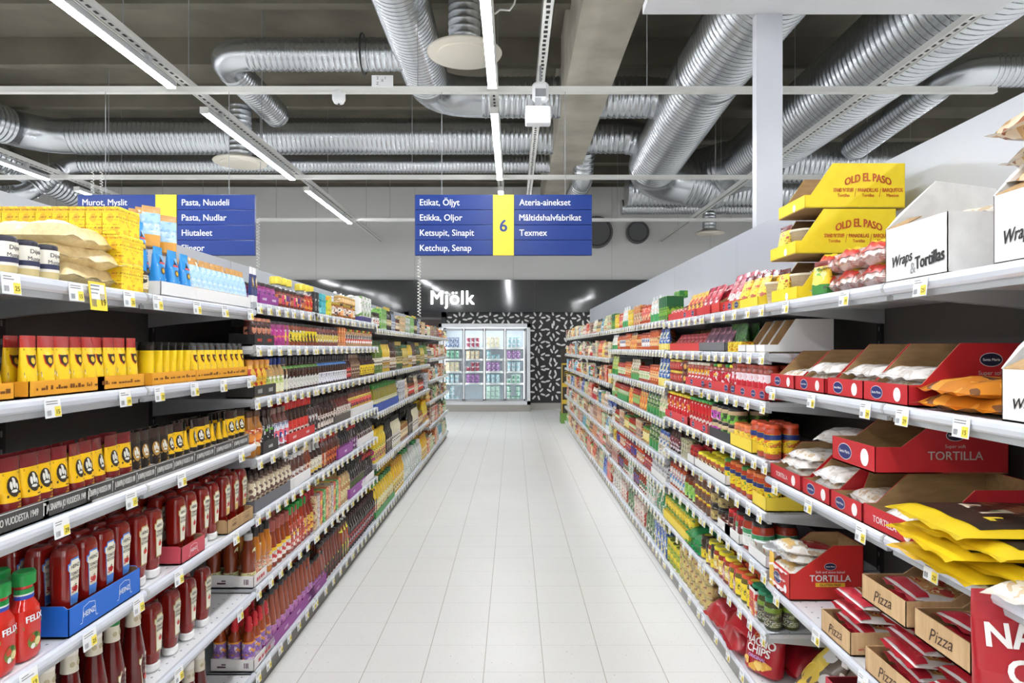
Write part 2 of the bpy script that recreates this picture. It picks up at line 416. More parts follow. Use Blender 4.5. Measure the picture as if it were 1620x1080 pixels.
# round rings hung on the duct
o = thing('cable_coil', 'dark coil of cable hanging around the crosswise duct', 'cable', PX(575, 86, 8.75))
b = MB(); b.tube([(.0, .235 * math.cos(a), .255 * math.sin(a)) for a in [k * 2 * PI / 24 for k in range(25)]], .012, DARK, 8, caps=False)
b.build('loop', o)
o = thing('cable', 'white cable curling between the middle light and the cable tray', 'cable', (0, 0, 0)); o.location = PX(783, 22, 5.5)
b = MB(); b.tube([(0, 0, 0), (.04, .05, .06), (.12, .1, .08), (.16, .15, .16), (.19, .2, .3)], .008, OFFW, 6); b.build('strand', o)

# ------------------------------------------------------------------ white portal over the goods
o = thing('portal_frame', 'tall white boxed post carrying a wide white header panel', 'portal', (1.70, 4.7, 0))
b = MB(); b.box(.023, .207, 0, .08, 0, 3.99, mat((196, 199, 207), .25)); b.build('post', o)
b = MB(); b.box(-.78, 1.72, -1.3, .02, 3.99, 4.05, mat((222, 223, 226), .2)); b.build('header_panel', o)
b = MB()
for x in (-.6, 1.5): b.tube([(x, -.3, 4.05), (x, -.3, HC)], .01, GREY, 6)
b.build('suspension_wire', o)

# ------------------------------------------------------------------ aisle signs
BLUE = mat((18, 54, 134), .3); BLUE2 = mat((14, 42, 110), .3); YEL = mat((250, 222, 66), .35)
def aisle_sign(cx, left, right, num, label):
    d = 6.9; s = d / FPX; w2 = 140 * s; zt = EYE + (CY - 308) * s; H2 = 96 * s
    o = thing('aisle_sign', label, 'sign', ((cx - CX) * s, d, zt - H2), 0, 'hanging aisle signs')
    b = MB(); b.box(-w2, w2, .012, .03, 0, H2, BLUE2); b.build('back_panel', o)
    yx = 16.5 * s
    b = MB(); b.box(-yx, yx, -.008, .012, 0, H2, YEL); b.build('number_panel', o)
    if num:
        b = MB(); b.text(num, (0, -.010, 38 * s), (1, 0, 0), (0, 0, 1), 19 * s, BLUE, bold=.02); b.build('number_lettering', o)
    for side, texts in ((-1, left), (1, right)):
        for k in range(4):
            z1 = H2 - k * H2 / 4; z0 = z1 - H2 / 4 + .004
            a, c = (-w2, -yx - .004) if side < 0 else (yx + .004, w2)
            b = MB(); b.box(a, c, -.004, .012, z0, z1, BLUE, .003); sl = b.build('slat', o)
            if k < len(texts) and texts[k]:
                b = MB(); b.text(texts[k], (a + 8 * s, -.0055, z0 + 6.5 * s), (1, 0, 0), (0, 0, 1), 10.2 * s, WHITE, align=0, bold=.014, cond=.93); b.build('lettering', sl)
    b = MB()
    for x in (-w2 * .7, w2 * .7): b.tube([(x, .02, H2), (x, .02, EYE + 2.70 - (zt - H2) - .03)], .0035, GREY, 5)
    b.build('hanging_wire', o)
    return o
aisle_sign(796.5, ['Etikat, Öljyt', 'Etikka, Oljor', 'Ketsupit, Sinapit', 'Ketchup, Senap'], ['Ateria-ainekset', 'Måltidshalvfabrikat', 'Texmex', ''], '6', 'blue and yellow hanging aisle sign with the number six')
aisle_sign(263, ['Murot, Myslit', '', '', ''], ['Pasta, Nuudeli', 'Pasta, Nudlar', 'Hiutaleet', 'Flingor'], None, 'blue hanging aisle sign listing pasta and flakes, partly hidden by goods')
def coil(p, h, label):
    o = thing('spiral_cord', label, 'cord', p, 0, 'white spiral cords')
    b = MB(); n = int(h * 30 * 8); b.tube([(.015 * math.cos(k * PI / 4), .015 * math.sin(k * PI / 4), -h * k / n) for k in range(n + 1)], .004, OFFW, 5); b.build('coil', o)
p = PX(663, 404, 6.95); coil(p, .64, 'white spiral cord hanging below the number six sign')
p = PX(146, 270, 7.4); coil(p, .26, 'nearer white spiral cord above the pasta sign'); p = PX(160, 270, 7.8); coil(p, .30, 'further white spiral cord above the pasta sign')
p = PX(408, 345, 7.2); coil(p, .60, 'white spiral cord beside the right edge of the pasta sign')
# ------------------------------------------------------------------ shelving: bays of units, each unit a thing
SIDE = {'L': dict(s=-1, xf=-1.18, xb=-1.70, top=2.135, rz=PI / 2), 'R': dict(s=1, xf=1.07, xb=1.60, top=2.41, rz=-PI / 2)}
BAYS = {
    'L1': dict(y=[1.23, 2.14, 3.05], z=[1.797, 1.494, 1.18, .84, .50, .128], name='near left bay'),
    'L2': dict(y=[3.05, 3.95, 4.85, 5.75], z=[1.83, 1.632, 1.388, 1.11, .855, .513, .128], name='second left bay'),
    'L3': dict(y=[5.75, 6.65, 7.55, 8.45, 9.35], z=[1.79, 1.396, 1.053, .61, .128], name='third left bay'),
    'L4': dict(y=[9.35, 10.25, 11.15, 12.05], z=[1.79, 1.47, 1.153, .855, .50, .128], name='far left bay'),
    'R1': dict(y=[1.02, 1.92, 2.82], z=[1.807, 1.458, 1.077, .63, .122], name='near right bay'),
    'R2': dict(y=[2.82, 3.76, 4.70], z=[1.807, 1.60, 1.39, 1.138, .916, .673, .404, .122], name='second right bay'),
    'R3': dict(y=[4.70, 5.60, 6.50, 7.40], z=[1.82, 1.605, 1.337, 1.10, .833, .63, .404, .122], name='third right bay'),
    'R4': dict(y=[7.40 + .9 * k for k in range(8)], z=[1.82, 1.505, 1.22, .93, .665, .43, .122], name='far right bay'),
}
for k, v in BAYS.items(): v['side'] = k[0]
SHN = lambda i, n: 'top' if i == 0 else 'bottom' if i == n - 1 else ORD[i]
RAILM = mat((216, 221, 231), .25, coat=.3); DECK = mat((228, 230, 233), .4); BRACK = mat((178, 181, 184), .4)
BACKM = mat((100, 98, 96), .6); TOPPER = mat((180, 184, 191), .22)
def tag_mesh(promo, seed):
    rr = random.Random(seed); b = MB(); w, h = (.058, .048) if not promo else (.075, .08)
    base = YEL if promo else mat((240, 242, 244), .35); ink = mat((120, 124, 132), .6); pr = mat((110, 100, 30), .6)
    b.box(-w / 2, w / 2, -.001, .001, -h, 0, base)
    f = lambda x0, x1, z0, z1, m: b.quad((x0, -.0015, z0), (x1, -.0015, z0), (x1, -.0015, z1), (x0, -.0015, z1), m)
    if not promo: f(w * .08, w * .47, -h * .95, -h * .42, mat((248, 228, 90), .35))
    else: f(-w * .42, w * .40, -h * .62, -h * .08, mat((240, 242, 244), .35)); f(w * .1, w * .4, -h * .6, -h * .4, YEL)
    for k in range(2 if not promo else 3):
        z = -h * (.16 + .13 * k); f(-w * .42, -w * .42 + w * rr.uniform(.35, .75), z, z + h * .045, ink)
    x = -w * .42
    for k in range(7): q = w * rr.uniform(.012, .03); f(x, x + q, -h * .88, -h * .6, ink); x += q + w * .02
    b.text(f'{rr.randint(1, 4)}{rr.choice("59")}', (w * .28, -.002, -h * .82), (1, 0, 0), (0, 0, 1), h * .24, pr, bold=.02)
    return b.mesh('price_tag')
TAGS = [tag_mesh(False, k) for k in range(5)]; PROMO = tag_mesh(True, 9)
SHELFM = {}
def shelf_meshes(side, L):
    k = (side, round(L, 3))
    if k in SHELFM: return SHELFM[k]
    S = SIDE[side]; s = S['s']; D = abs(S['xb'] - S['xf']) - .03
    b = MB()                                            # local: y along the aisle, x outwards into the shelf (0 = front)
    X = lambda u: s * u
    def bx(u0, u1, y0, y1, z0, z1, m): b.box(min(X(u0), X(u1)), max(X(u0), X(u1)), y0, y1, z0, z1, m)
    bx(.016, D, .004, L - .004, -.022, -.004, DECK)
    for k2 in range(int(L / .05)):                      # rows of punched dots
        for u in (.05, .11): bx(u, u + .006, .02 + k2 * .05, .028 + k2 * .05, -.0041, -.0035, GREY)
    for y0, y1 in ((.004, .016), (L - .016, L - .004)):
        b.prism([(X(.02), y0, -.004), (X(D), y0, -.004), (X(D), y0, -.085), (X(D * .75), y0, -.07), (X(.02), y0, -.038)], (0, y1 - y0, 0), BRACK)
    bx(.02, .034, .016, L - .016, -.05, -.02, BRACK)
    deck = b.mesh('shelf'); b = MB()
    prof = [(.018, 0), (.008, .0005), (.001, -.006), (-.001, -.016), (.003, -.027), (.012, -.033), (.02, -.034)]
    b.prism([(X(u), .001, z) for u, z in prof], (0, L - .002, 0), RAILM)
    b.prism([(X(u - .0015), 0, z + .001) for u, z in prof], (0, .012, 0), BRACK)
    SHELFM[k] = (deck, b.mesh('price_rail')); return SHELFM[k]
rt = random.Random(12)
TAGN = {'L1': 3, 'L2': 7, 'L3': 9, 'L4': 8, 'R1': 3, 'R2': 7, 'R3': 9, 'R4': 7}
for bk, B in BAYS.items():
    S = SIDE[B['side']]; s = S['s']; n = len(B['z'])
    for i in range(len(B['y']) - 1):
        ya, yb = B['y'][i], B['y'][i + 1]; L = yb - ya
        u = thing('shelving_unit', f'{nth(i)} white shelving unit of the {B["name"]}, shelves with price rails', 'shelf unit', (S['xf'], ya, 0), 0, 'grocery shelving units')
        XB = S['xb'] - S['xf']; Xm = lambda a, c: (min(a, c), max(a, c)); zt = B['z'][0]
        b = MB(); b.box(*Xm(XB, XB - s * .025), .001, L - .001, .1, zt, BACKM); b.build('back_panel', u)
        b = MB(); b.box(*Xm(XB, XB - s * .02), .0015, L - .0015, zt, S['top'], TOPPER); b.build('top_panel', u)
        b = MB(); b.box(*Xm(XB - s * .025, XB - s * .04), -.0, .03, .1, zt + .1, DARK)
        z = .25
        while z < zt: b.box(*Xm(XB - s * .0395, XB - s * .0405), .008, .016, z, z + .02, GREY); z += .06
        b.build('upright', u)
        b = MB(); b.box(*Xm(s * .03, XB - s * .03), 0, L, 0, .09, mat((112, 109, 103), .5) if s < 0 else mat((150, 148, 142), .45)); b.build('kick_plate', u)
        deck, rail = shelf_meshes(B['side'], L)
        for j, z in enumerate(B['z']):
            sh = link('shelf', deck, u, (0, 0, z)); link('price_rail', rail, sh)
            m = TAGN[bk] + rt.choice((-1, 0, 0, 1)) - (1 if j == n - 1 else 0)
            ys = sorted(rt.uniform(.05, L - .05) for _ in range(max(2, m)))
            ys = [(k + .5) * L / len(ys) + (y - L / 2) * .16 for k, y in enumerate(ys)]
            for y in ys:
                pm = (bk, i, j) == ('L1', 0, 0) and False
                o = link('price_tag', rt.choice(TAGS), sh, (-s * .0035, y, -.004), S['rz']); o.rotation_euler[0] = -.10
u0 = [q for q in COL.objects if q.name == 'shelving_unit'][0]
o = link('promotion_tag', PROMO, [q for q in u0.children if q.name.startswith('shelf') and q.location[2] > 1.7][0], None)
o.location = (.005, PX(150, 0, 1)[0] * 0 + 1.18 * FPX / (CX - 150) - 1.23, .008); o.rotation_euler = (-.10, 0, PI / 2)
o['label'] = 'yellow promotion price tag'
# ------------------------------------------------------------------ makers of goods: front faces -y, base at z = 0, centred
class Pack:
    def __init__(s, name, cat, near): s.name, s.cat, s.near, s.parts, s.cur = name, cat, near, [], None
    def part(s, pname):
        if s.near or not s.parts: s.parts.append([pname, MB(), []])
        return s.parts[-1][1]
    def sub(s, pname):
        if not s.near: return s.parts[-1][1]
        s.parts[-1][2].append([pname, MB()]); return s.parts[-1][2][-1][1]
    def done(s):
        s.height = max(v[2] for n, b, ss in s.parts for v in b.v)
        s.parts = [[n, b.mesh(n if s.near else s.name), [(q, c.mesh(q)) for q, c in ss if c.v]] for n, b, ss in s.parts if b.v]
        return s
def place(pk, loc, rz, label, group=None, tilt=None):
    if len(pk.parts) == 1 and not pk.parts[0][2]:
        o = link(pk.name, pk.parts[0][1], None, loc, rz); tag(o, label, pk.cat, group)
    else:
        o = thing(pk.name, label, pk.cat, loc, rz, group)
        for n, me, subs in pk.parts:
            c = link(n, me, o)
            for q, m2 in subs: link(q, m2, c)
    if tilt: o.rotation_euler[0] = tilt
    return o
def ell(w, d, e, n):
    out = []
    for k in range(n):
        a = 2 * PI * (k + .5) / n; c, q = math.cos(a), math.sin(a)
        out.append((math.copysign(abs(c) ** (2 / e), c) * w, math.copysign(abs(q) ** (2 / e), q) * d))
    return out
def loft(b, secs, n=24, caps=True):
    """secs: (z, half width, half depth, exponent, material up to the next section)"""
    R = [[(x, y, z) for x, y in ell(w, d, e, n)] for z, w, d, e, m in secs]
    for i in range(len(R) - 1): b.rings(R[i:i + 2], secs[i][4], True, False)
    if caps: b.add(R[0], [tuple(range(n))[::-1]], secs[0][4]); b.add(R[-1], [tuple(range(n))], secs[-2][4])
def front(secs, lift=.0012):
    def f(x, z):
        for i in range(len(secs) - 1):
            if secs[i][0] <= z <= secs[i + 1][0] + 1e-6: break
        a, c = secs[i], secs[i + 1]; t = (z - a[0]) / max(1e-6, c[0] - a[0])
        w, d, e = (a[k] + (c[k] - a[k]) * t for k in (1, 2, 3))
        q = max(0, 1 - min(1, abs(x) / w) ** e) ** (1 / e)
        return (x, -d * q - lift, z)
    return f
def decal(b, pts, f, m): b.poly([f(x, z) for x, z in pts], m)
def disc_pts(cx, cz, rx, rz=None, n=14): return [(cx + rx * math.cos(2 * PI * k / n), cz + (rz or rx) * math.sin(2 * PI * k / n)) for k in range(n)]
def cylwarp(r, z0, lift=.001):
    return lambda a, z: ((r + lift) * math.sin(a / r), -(r + lift) * math.cos(a / r), z0 + z)
G = lambda c: mat(c, .12, coat=.4)
SHEEN = lambda c: mat(c, .28, coat=.15)
def jar(name, near, r, h, glass, lid, lab, z0=.18, z1=.68, lh=.016, words=None, ink=(40, 40, 40), lidtop=None, cat='jar', band=None):
    k = Pack(name, cat, near); n = 24 if near else 12
    b = k.part('glass')
    b.lathe([(r * .86, 0), (r, .006), (r, h * .74), (r * .96, h * .8), (r * .84, h * .87), (r * .84, h - lh * .6)], G(glass), n)
    if near: b.lathe([(r * .88, h - lh - .004), (r * .9, h - lh - .002), (r * .88, h - lh)], G(glass), n, caps=False)
    b = k.part('lid')
    b.lathe([(r * .9, h - lh), (r * .92, h - lh * .8), (r * .92, h - lh * .25), (r * .84, h), (r * .78, h - .001)], mat(lid, .3), n)
    if lidtop: b.lathe([(r * .55, h), (r * .55, h + .0006)], mat(lidtop, .3), n)
    b = k.part('paper_label')
    b.lathe([(r + .0007, h * z0), (r + .0007, h * z1)], lab, n, caps=False, a0=-PI / 2 - 2.4, a1=-PI / 2 + 2.4)
    if band:
        za, zb = (z1 - .16, z1 - .01) if len(band) > 3 else (z0 + .08, z0 + .22)
        b.lathe([(r + .0012, h * za), (r + .0012, h * zb)], mat(band[:3], .4), n, caps=False)
    if words and near:
        b = k.sub('lettering'); zz = h * z1 - .018
        for w, sz in words:
            b.text(w, 0, (1, 0, 0), (0, 0, 1), sz, mat(ink, .5), bold=.01, warp=cylwarp(r, zz), cond=min(1, 1.7 * r / max(.001, len(w) * sz * .8))); zz -= sz * 1.6
    return k.done()
SHAPES = {
    'sauce': [(.9, 0), (1, .03), (1, .50), (.82, .62), (.48, .76), (.40, .84), (.40, .9)],
    'wine': [(.95, 0), (1, .02), (1, .58), (.9, .65), (.5, .74), (.40, .8), (.38, .9)],
    'slim': [(.95, 0), (1, .02), (1, .62), (.86, .70), (.42, .82), (.36, .9)],
    'cone': [(.94, 0), (1, .03), (1, .34), (.9, .48), (.62, .72), (.52, .84), (.52, .9)],
    'curvy': [(.9, 0), (1, .04), (.98, .2), (.80, .34), (.96, .5), (.92, .64), (.6, .76), (.5, .9)],
    'oil': [(.92, 0), (1, .03), (1, .2), (.93, .24), (1, .28), (1, .62), (.8, .74), (.45, .85), (.42, .92)],
}
def bottle(name, near, r, h, glass, cap, lab, shape='sauce', z0=.1, z1=.46, capz=.86, neck=None, words=None, ink=(40, 40, 40), caps=1.12, band=None, cat='bottle', disc=None):
    k = Pack(name, cat, near); n = 20 if near else 10; pr = SHAPES[shape]
    b = k.part('bottle_body')
    b.lathe([(r * a, h * c) for a, c in pr], G(glass), n)
    rn = pr[-1][0] * r
    b = k.part('cap')
    b.lathe([(rn * caps, h * capz), (rn * caps, h * .985), (rn * caps * .85, h)], mat(cap, .3), n)
    b = k.part('paper_label')
    def rad(z):
        for (a, c), (a2, c2) in zip(pr, pr[1:]):
            if c <= z <= c2: return r * (a + (a2 - a) * (z - c) / max(1e-6, c2 - c))
        return rn
    zs = [z0] + [c for a, c in pr if z0 < c < z1] + [z1]; rl = max(rad(z) for z in zs) + .0007
    b.lathe([(rad(z) + .0007, h * z) for z in zs], lab, n, caps=False, a0=-PI / 2 - 2.5, a1=-PI / 2 + 2.5)
    if band: b.lathe([(rad(z1 - .07) + .0012, h * (z1 - .07)), (rad(z1) + .0012, h * z1)], mat(band, .4), n, caps=False)
    if words and near:
        b = k.sub('lettering'); zz = h * z1 - .018
        for w, sz in words:
            b.text(w, 0, (1, 0, 0), (0, 0, 1), sz, mat(ink, .5), bold=.012, warp=cylwarp(rl, zz), cond=min(1, 1.6 * r / max(.001, len(w) * sz * .8))); zz -= sz * 1.6
    if neck:
        b = k.part('neck_label'); zz0, zz1, col = neck
        b.lathe([(rad(zz0) + .001, h * zz0), (rad((zz0 + zz1) / 2) + .001, h * (zz0 + zz1) / 2), (rad(zz1) + .001, h * zz1)], mat(col, .45), n, caps=False)
    if disc:
        b = k.part('round_sticker'); dz, dr, col = disc
        b.poly([cylwarp(r * .8, h * dz, .004)(x, z) for x, z in disc_pts(0, 0, dr)], mat(col, .4))
    return k.done()
KETCH = G((128, 20, 14)); KETCHD = G((92, 14, 12))
def keystone(b, f, w, z0, z1, m): decal(b, [(-w * .62, z0), (w * .62, z0), (w * .9, z1 - .03), (w * 1.08, z1 - .028), (w * 1.08, z1 - .012), (w * .8, z1 - .010), (w * .66, z1), (-w * .66, z1), (-w * .8, z1 - .010), (-w * 1.08, z1 - .012), (-w * 1.08, z1 - .028), (-w * .9, z1 - .03)], f, m)
def squeeze(name, near, border, low=None, red=None):
    k = Pack(name, 'ketchup', near); n = 28 if near else 12; red = red or KETCH
    secs = [(.026, .024, .020, 2.4, red), (.036, .027, .022, 2.6, red), (.058, .030, .023, 2.8, red), (.066, .033, .025, 3, red), (.12, .036, .027, 3.2, red), (.185, .0375, .0275, 3.4, red), (.208, .0365, .0265, 3.2, red), (.222, .033, .023, 3, red), (.229, .026, .017, 2.6, red), (.231, .012, .008, 2.4, red)]
    b = k.part('bottle_body'); loft(b, secs, n)
    b = k.part('cap'); w = mat((240, 240, 238), .3); loft(b, [(0, .026, .021, 2.4, w), (.006, .029, .024, 2.6, w), (.024, .029, .024, 2.6, w), (.028, .025, .021, 2.4, w)], n)
    f = front(secs, .0012); b = k.part('keystone_label')
    keystone(b, f, .0245, .068, .196, mat(border, .4)); f2 = front(secs, .0018); keystone(b, f2, .0222, .072, .192, mat((238, 234, 214), .4))
    f3 = front(secs, .0024)
    if low: decal(b, [(-.0135, .073), (.0135, .073), (.0165, .096), (-.0165, .096)], f3, mat(low, .4))
    if near:
        for w_, z, s in (('HEINZ', .170, .0105), ('TOMATO', .150, .0095), ('KETCHUP', .138, .0085)): b.text(w_, (0, 0, 0), (1, 0, 0), (0, 0, 1), s, mat((60, 50, 45), .5), bold=.012, warp=(lambda a, c, z=z: f3(a, z + c)), fit=.036)
        decal(b, disc_pts(.002, .112, .0085), f3, mat((196, 40, 24), .35)); decal(b, [(-.004, .121), (.008, .121), (.003, .126)], f3, mat((60, 110, 40), .5))
        if low: b.text('50', (0, 0, 0), (1, 0, 0), (0, 0, 1), .016, mat((200, 30, 30), .4), bold=.03, warp=lambda a, c: front(secs, .003)(a - .004, .104 + c))
    return k.done()
def ketchup_glass(name, near, cap=(236, 232, 222), lab=(238, 234, 214), veg=False):
    k = Pack(name, 'ketchup', near); n = 28 if near else 12; r = .036; m = KETCHD
    b = k.part('bottle_body'); b.lathe([(r * .93, 0), (r, .01), (r, .10), (r * .97, .13), (r * .66, .20), (r * .56, .225), (r * .54, .262)], m, n)
    b = k.part('cap'); b.lathe([(.0215, .262), (.0215, .285), (.018, .288)], mat(cap, .35), n)
    b = k.part('neck_label'); b.lathe([(r * .60 + .001, .214), (r * .57 + .001, .230), (r * .55 + .001, .262)], mat((222, 214, 196), .5), n, caps=False)
    if near:
        for i in range(3): b.poly([((.0225 + .001) * math.sin(a), -(.0225 + .001) * math.cos(a), .238 + .008 * math.sin(t)) for t in [2 * PI * q / 10 for q in range(10)] for a in [(i - 1) * .8 + .3 * math.cos(t)]], mat((190, 176, 140), .5))
    f = lambda x, z: cylwarp(r, 0, .0014)(x, z); b = k.part('keystone_label')
    keystone(b, lambda x, z: cylwarp(r, 0, .001)(x, z), .0235, .018, .122, mat((176, 150, 80), .4)); keystone(b, f, .0215, .021, .119, mat(lab, .4))
    if near:
        for w_, z, s in (('HEINZ', .096, .010), ('TOMATO', .080, .009), ('KETCHUP', .068, .008)): b.text(w_, 0, (1, 0, 0), (0, 0, 1), s, mat((60, 50, 45), .5), bold=.012, warp=cylwarp(r, z, .002), cond=.72)
        b.poly([cylwarp(r, 0, .002)(x, z) for x, z in disc_pts(.001, .045, .009)], mat((190, 44, 26), .4))
        if veg: b.poly([cylwarp(r, 0, .0021)(x, z) for x, z in disc_pts(-.006, .05, .009)], mat((226, 170, 60), .4))
    return k.done()
def felix(name, near):
    k = Pack(name, 'ketchup', near); red = G((204, 34, 24)); n = 28; g = mat((22, 140, 62), .35)
    secs = [(0, .034, .024, 2.6, red), (.01, .038, .027, 2.8, red), (.10, .039, .028, 2.8, red), (.125, .036, .026, 2.6, red), (.142, .027, .02, 2.3, red), (.15, .0225, .018, 2, red), (.158, .0225, .018, 2, red)]
    b = k.part('bottle_body'); loft(b, secs, n); f = front(secs)
    b = k.part('neck_ring'); loft(b, [(.1505, .024, .0195, 2, mat((40, 70, 170), .4)), (.160, .024, .0195, 2, mat((224, 226, 220), .4)), (.164, .024, .0195, 2, g), (.176, .0235, .019, 2, g)], n)
    b = k.part('cap'); loft(b, [(.176, .021, .018, 2, red), (.184, .0215, .0185, 2, g), (.185, .028, .023, 2.2, g), (.212, .0285, .0235, 2.2, g), (.218, .025, .02, 2.2, g)], n)
    b = k.part('printed_label'); decal(b, [(-.03, .078), (.03, .082), (.03, .09), (-.03, .086)], f, mat((60, 150, 70), .4)); decal(b, disc_pts(0, .045, .021, .02), f, mat((120, 140, 60), .5))
    f2 = front(secs, .0018)
    decal(b, disc_pts(-.008, .052, .009), f2, mat((196, 60, 30), .4)); decal(b, disc_pts(.009, .040, .010), f2, mat((226, 214, 150), .4)); decal(b, disc_pts(-.006, .032, .007), f2, mat((240, 240, 230), .4)); decal(b, disc_pts(.004, .058, .006), f2, mat((40, 90, 30), .4))
    b.text('FELIX', (0, 0, 0), (1, 0, 0), (0, 0, 1), .016, WHITE, bold=.03, warp=lambda a, c: f2(a, .095 + c), fit=.05)
    return k.done()
def tube(name, near, w, h, col, top, bottom, edge=False, motif='shield', bf=.2):
    """squeeze tube standing on its cap: flat crimp on top"""
    k = Pack(name, 'mustard', near); n = 24 if near else 10; c, t, bo = SHEEN(col), mat(top, .18, coat=.5), SHEEN(bottom)
    q = w / 2
    secs = [(0, q * .86, q * .62, 2.1, bo), (h * .02, q * .92, q * .68, 2.1, bo), (h * bf, q * .94, q * .66, 2.1, c), (h * .5, q * .97, q * .48, 2.1, c), (h * .8, q, q * .2, 2.1, t), (h * .93, q, .003, 2.1, t), (h, q, .0016, 2.1, t)]
    b = k.part('tube_body'); loft(b, secs, n); f = front(secs)
    if near:
        f2 = front(secs, .002); f3 = front(secs, .0028); b = k.part('printed_label')
        for zc in (.755, .77): decal(b, [(-q * .8, h * zc), (q * .8, h * zc), (q * .8, h * (zc + .005)), (-q * .8, h * (zc + .005))], f, BLACK)
        if motif == 'shield':
            decal(b, [(-q * .62, h * .68), (q * .62, h * .68), (q * .5, h * .53), (0, h * .45), (-q * .5, h * .53)], f, mat((210, 60, 50), .4))
            decal(b, [(-q * .5, h * .67), (q * .5, h * .67), (q * .4, h * .54), (0, h * .47), (-q * .4, h * .54)], f2, mat((40, 36, 30), .4))
            decal(b, disc_pts(0, h * .58, q * .26, q * .3), f3, mat((226, 190, 40), .4))
            decal(b, [(-q * .85, h * .345), (q * .85, h * .375), (q * .85, h * .42), (-q * .85, h * .39)], f, mat((40, 80, 170), .4)); decal(b, [(-q * .85, h * .30), (q * .85, h * .33), (q * .85, h * .37), (-q * .85, h * .34)], f2, mat((225, 232, 238), .4))
            for zc in (.22, .245, .27): decal(b, [(-q * .75, h * zc), (q * .75, h * zc), (q * .75, h * (zc + .008)), (-q * .75, h * (zc + .008))], f, BLACK)
        else:
            ink = mat((52, 44, 34), .4) if sum(col) > 250 else mat((170, 130, 60), .4)
            decal(b, disc_pts(0, h * .58, q * .58, h * .15), f, ink)
            sail = mat((222, 222, 214), .4)
            for cx, cz, rx, rz in ((-.24, .60, .13, .06), (.06, .63, .15, .075), (.3, .58, .10, .045), (.0, .515, .3, .022), (-.02, .69, .08, .02)): decal(b, disc_pts(q * cx, h * cz, q * rx, h * rz), f2, sail)
            decal(b, [(-q * .66, h * .43), (q * .66, h * .47), (q * .66, h * .505), (-q * .66, h * .465)], f2, ink)
            for z_, wd in ((.385, .4), (.31, .3), (.27, .45)): decal(b, [(q * (.55 - wd), h * z_), (q * .55, h * z_), (q * .55, h * (z_ + .015)), (q * (.55 - wd), h * (z_ + .015))], f, mat((226, 170, 40), .4) if z_ < .35 else ink)
    return k.done()
def carton(name, near, w, d, h, m, band=None, bz=(.55, .8), words=None, ink=(40, 40, 40), cat='box', side=None, strip=None):
    k = Pack(name, cat, near); b = k.part('carton'); b.box(-w / 2, w / 2, -d / 2, d / 2, 0, h, m, .002 if near else 0)
    b2 = k.part('printed_panel')
    if band: b2.box(-w / 2 - .0004, w / 2 + .0004, -d / 2 - .0006, d / 2 + .0004, h * bz[0], h * bz[1], mat(band, .4))
    if strip: b2.box(-w / 2 - .0003, w / 2 + .0003, -d / 2 - .0005, d / 2 + .0003, h * .02, h * .2, mat(strip, .4))
    if words and near:
        b3 = k.sub('lettering') if band or strip else b2; zz = h * (bz[0] + bz[1]) / 2 - words[0][1] / 2
        for w_, s in words: b3.text(w_, (0, -d / 2 - .0012, zz), (1, 0, 0), (0, 0, 1), s, mat(ink, .5), bold=.012, fit=w * .86); zz -= s * 1.7
    return k.done()
def pouch(name, near, w, d, h, m, top=None, base=None, disc=None, cat='packet', words=None, ink=(250, 250, 250), flat=False):
    k = Pack(name, cat, near); n = 20 if near else 10; t = mat(top, .22, coat=.4) if top else m; ba = SHEEN(base) if base else m; q = w / 2
    secs = [(0, q * .86, d * .44, 3.2, ba), (h * .03, q * .92, d * .5, 3.2, ba), (h * .3, q * .96, d * .5, 2.6, m), (h * .62, q * .98, d * .36, 2.2, m), (h * .84, q, d * .12, 2.2, t), (h * .93, q, .002, 2.2, t), (h, q, .0014, 2.2, t)]
    b = k.part('pouch_body'); loft(b, secs, n); f = front(secs, .0015)
    if disc or words:
        b = k.part('printed_label')
        if disc: decal(b, disc_pts(0, h * .42, q * .62, h * .15), f, mat(disc, .4))
        if words and near:
            zz = h * .68
            for w_, s in words: b.text(w_, (0, 0, 0), (1, 0, 0), (0, 0, 1), s, mat(ink, .4), bold=.02, warp=(lambda a, c, z=zz: front(secs, .002)(a, z + c)), fit=w * .8); zz -= s * 1.5
    return k.done()
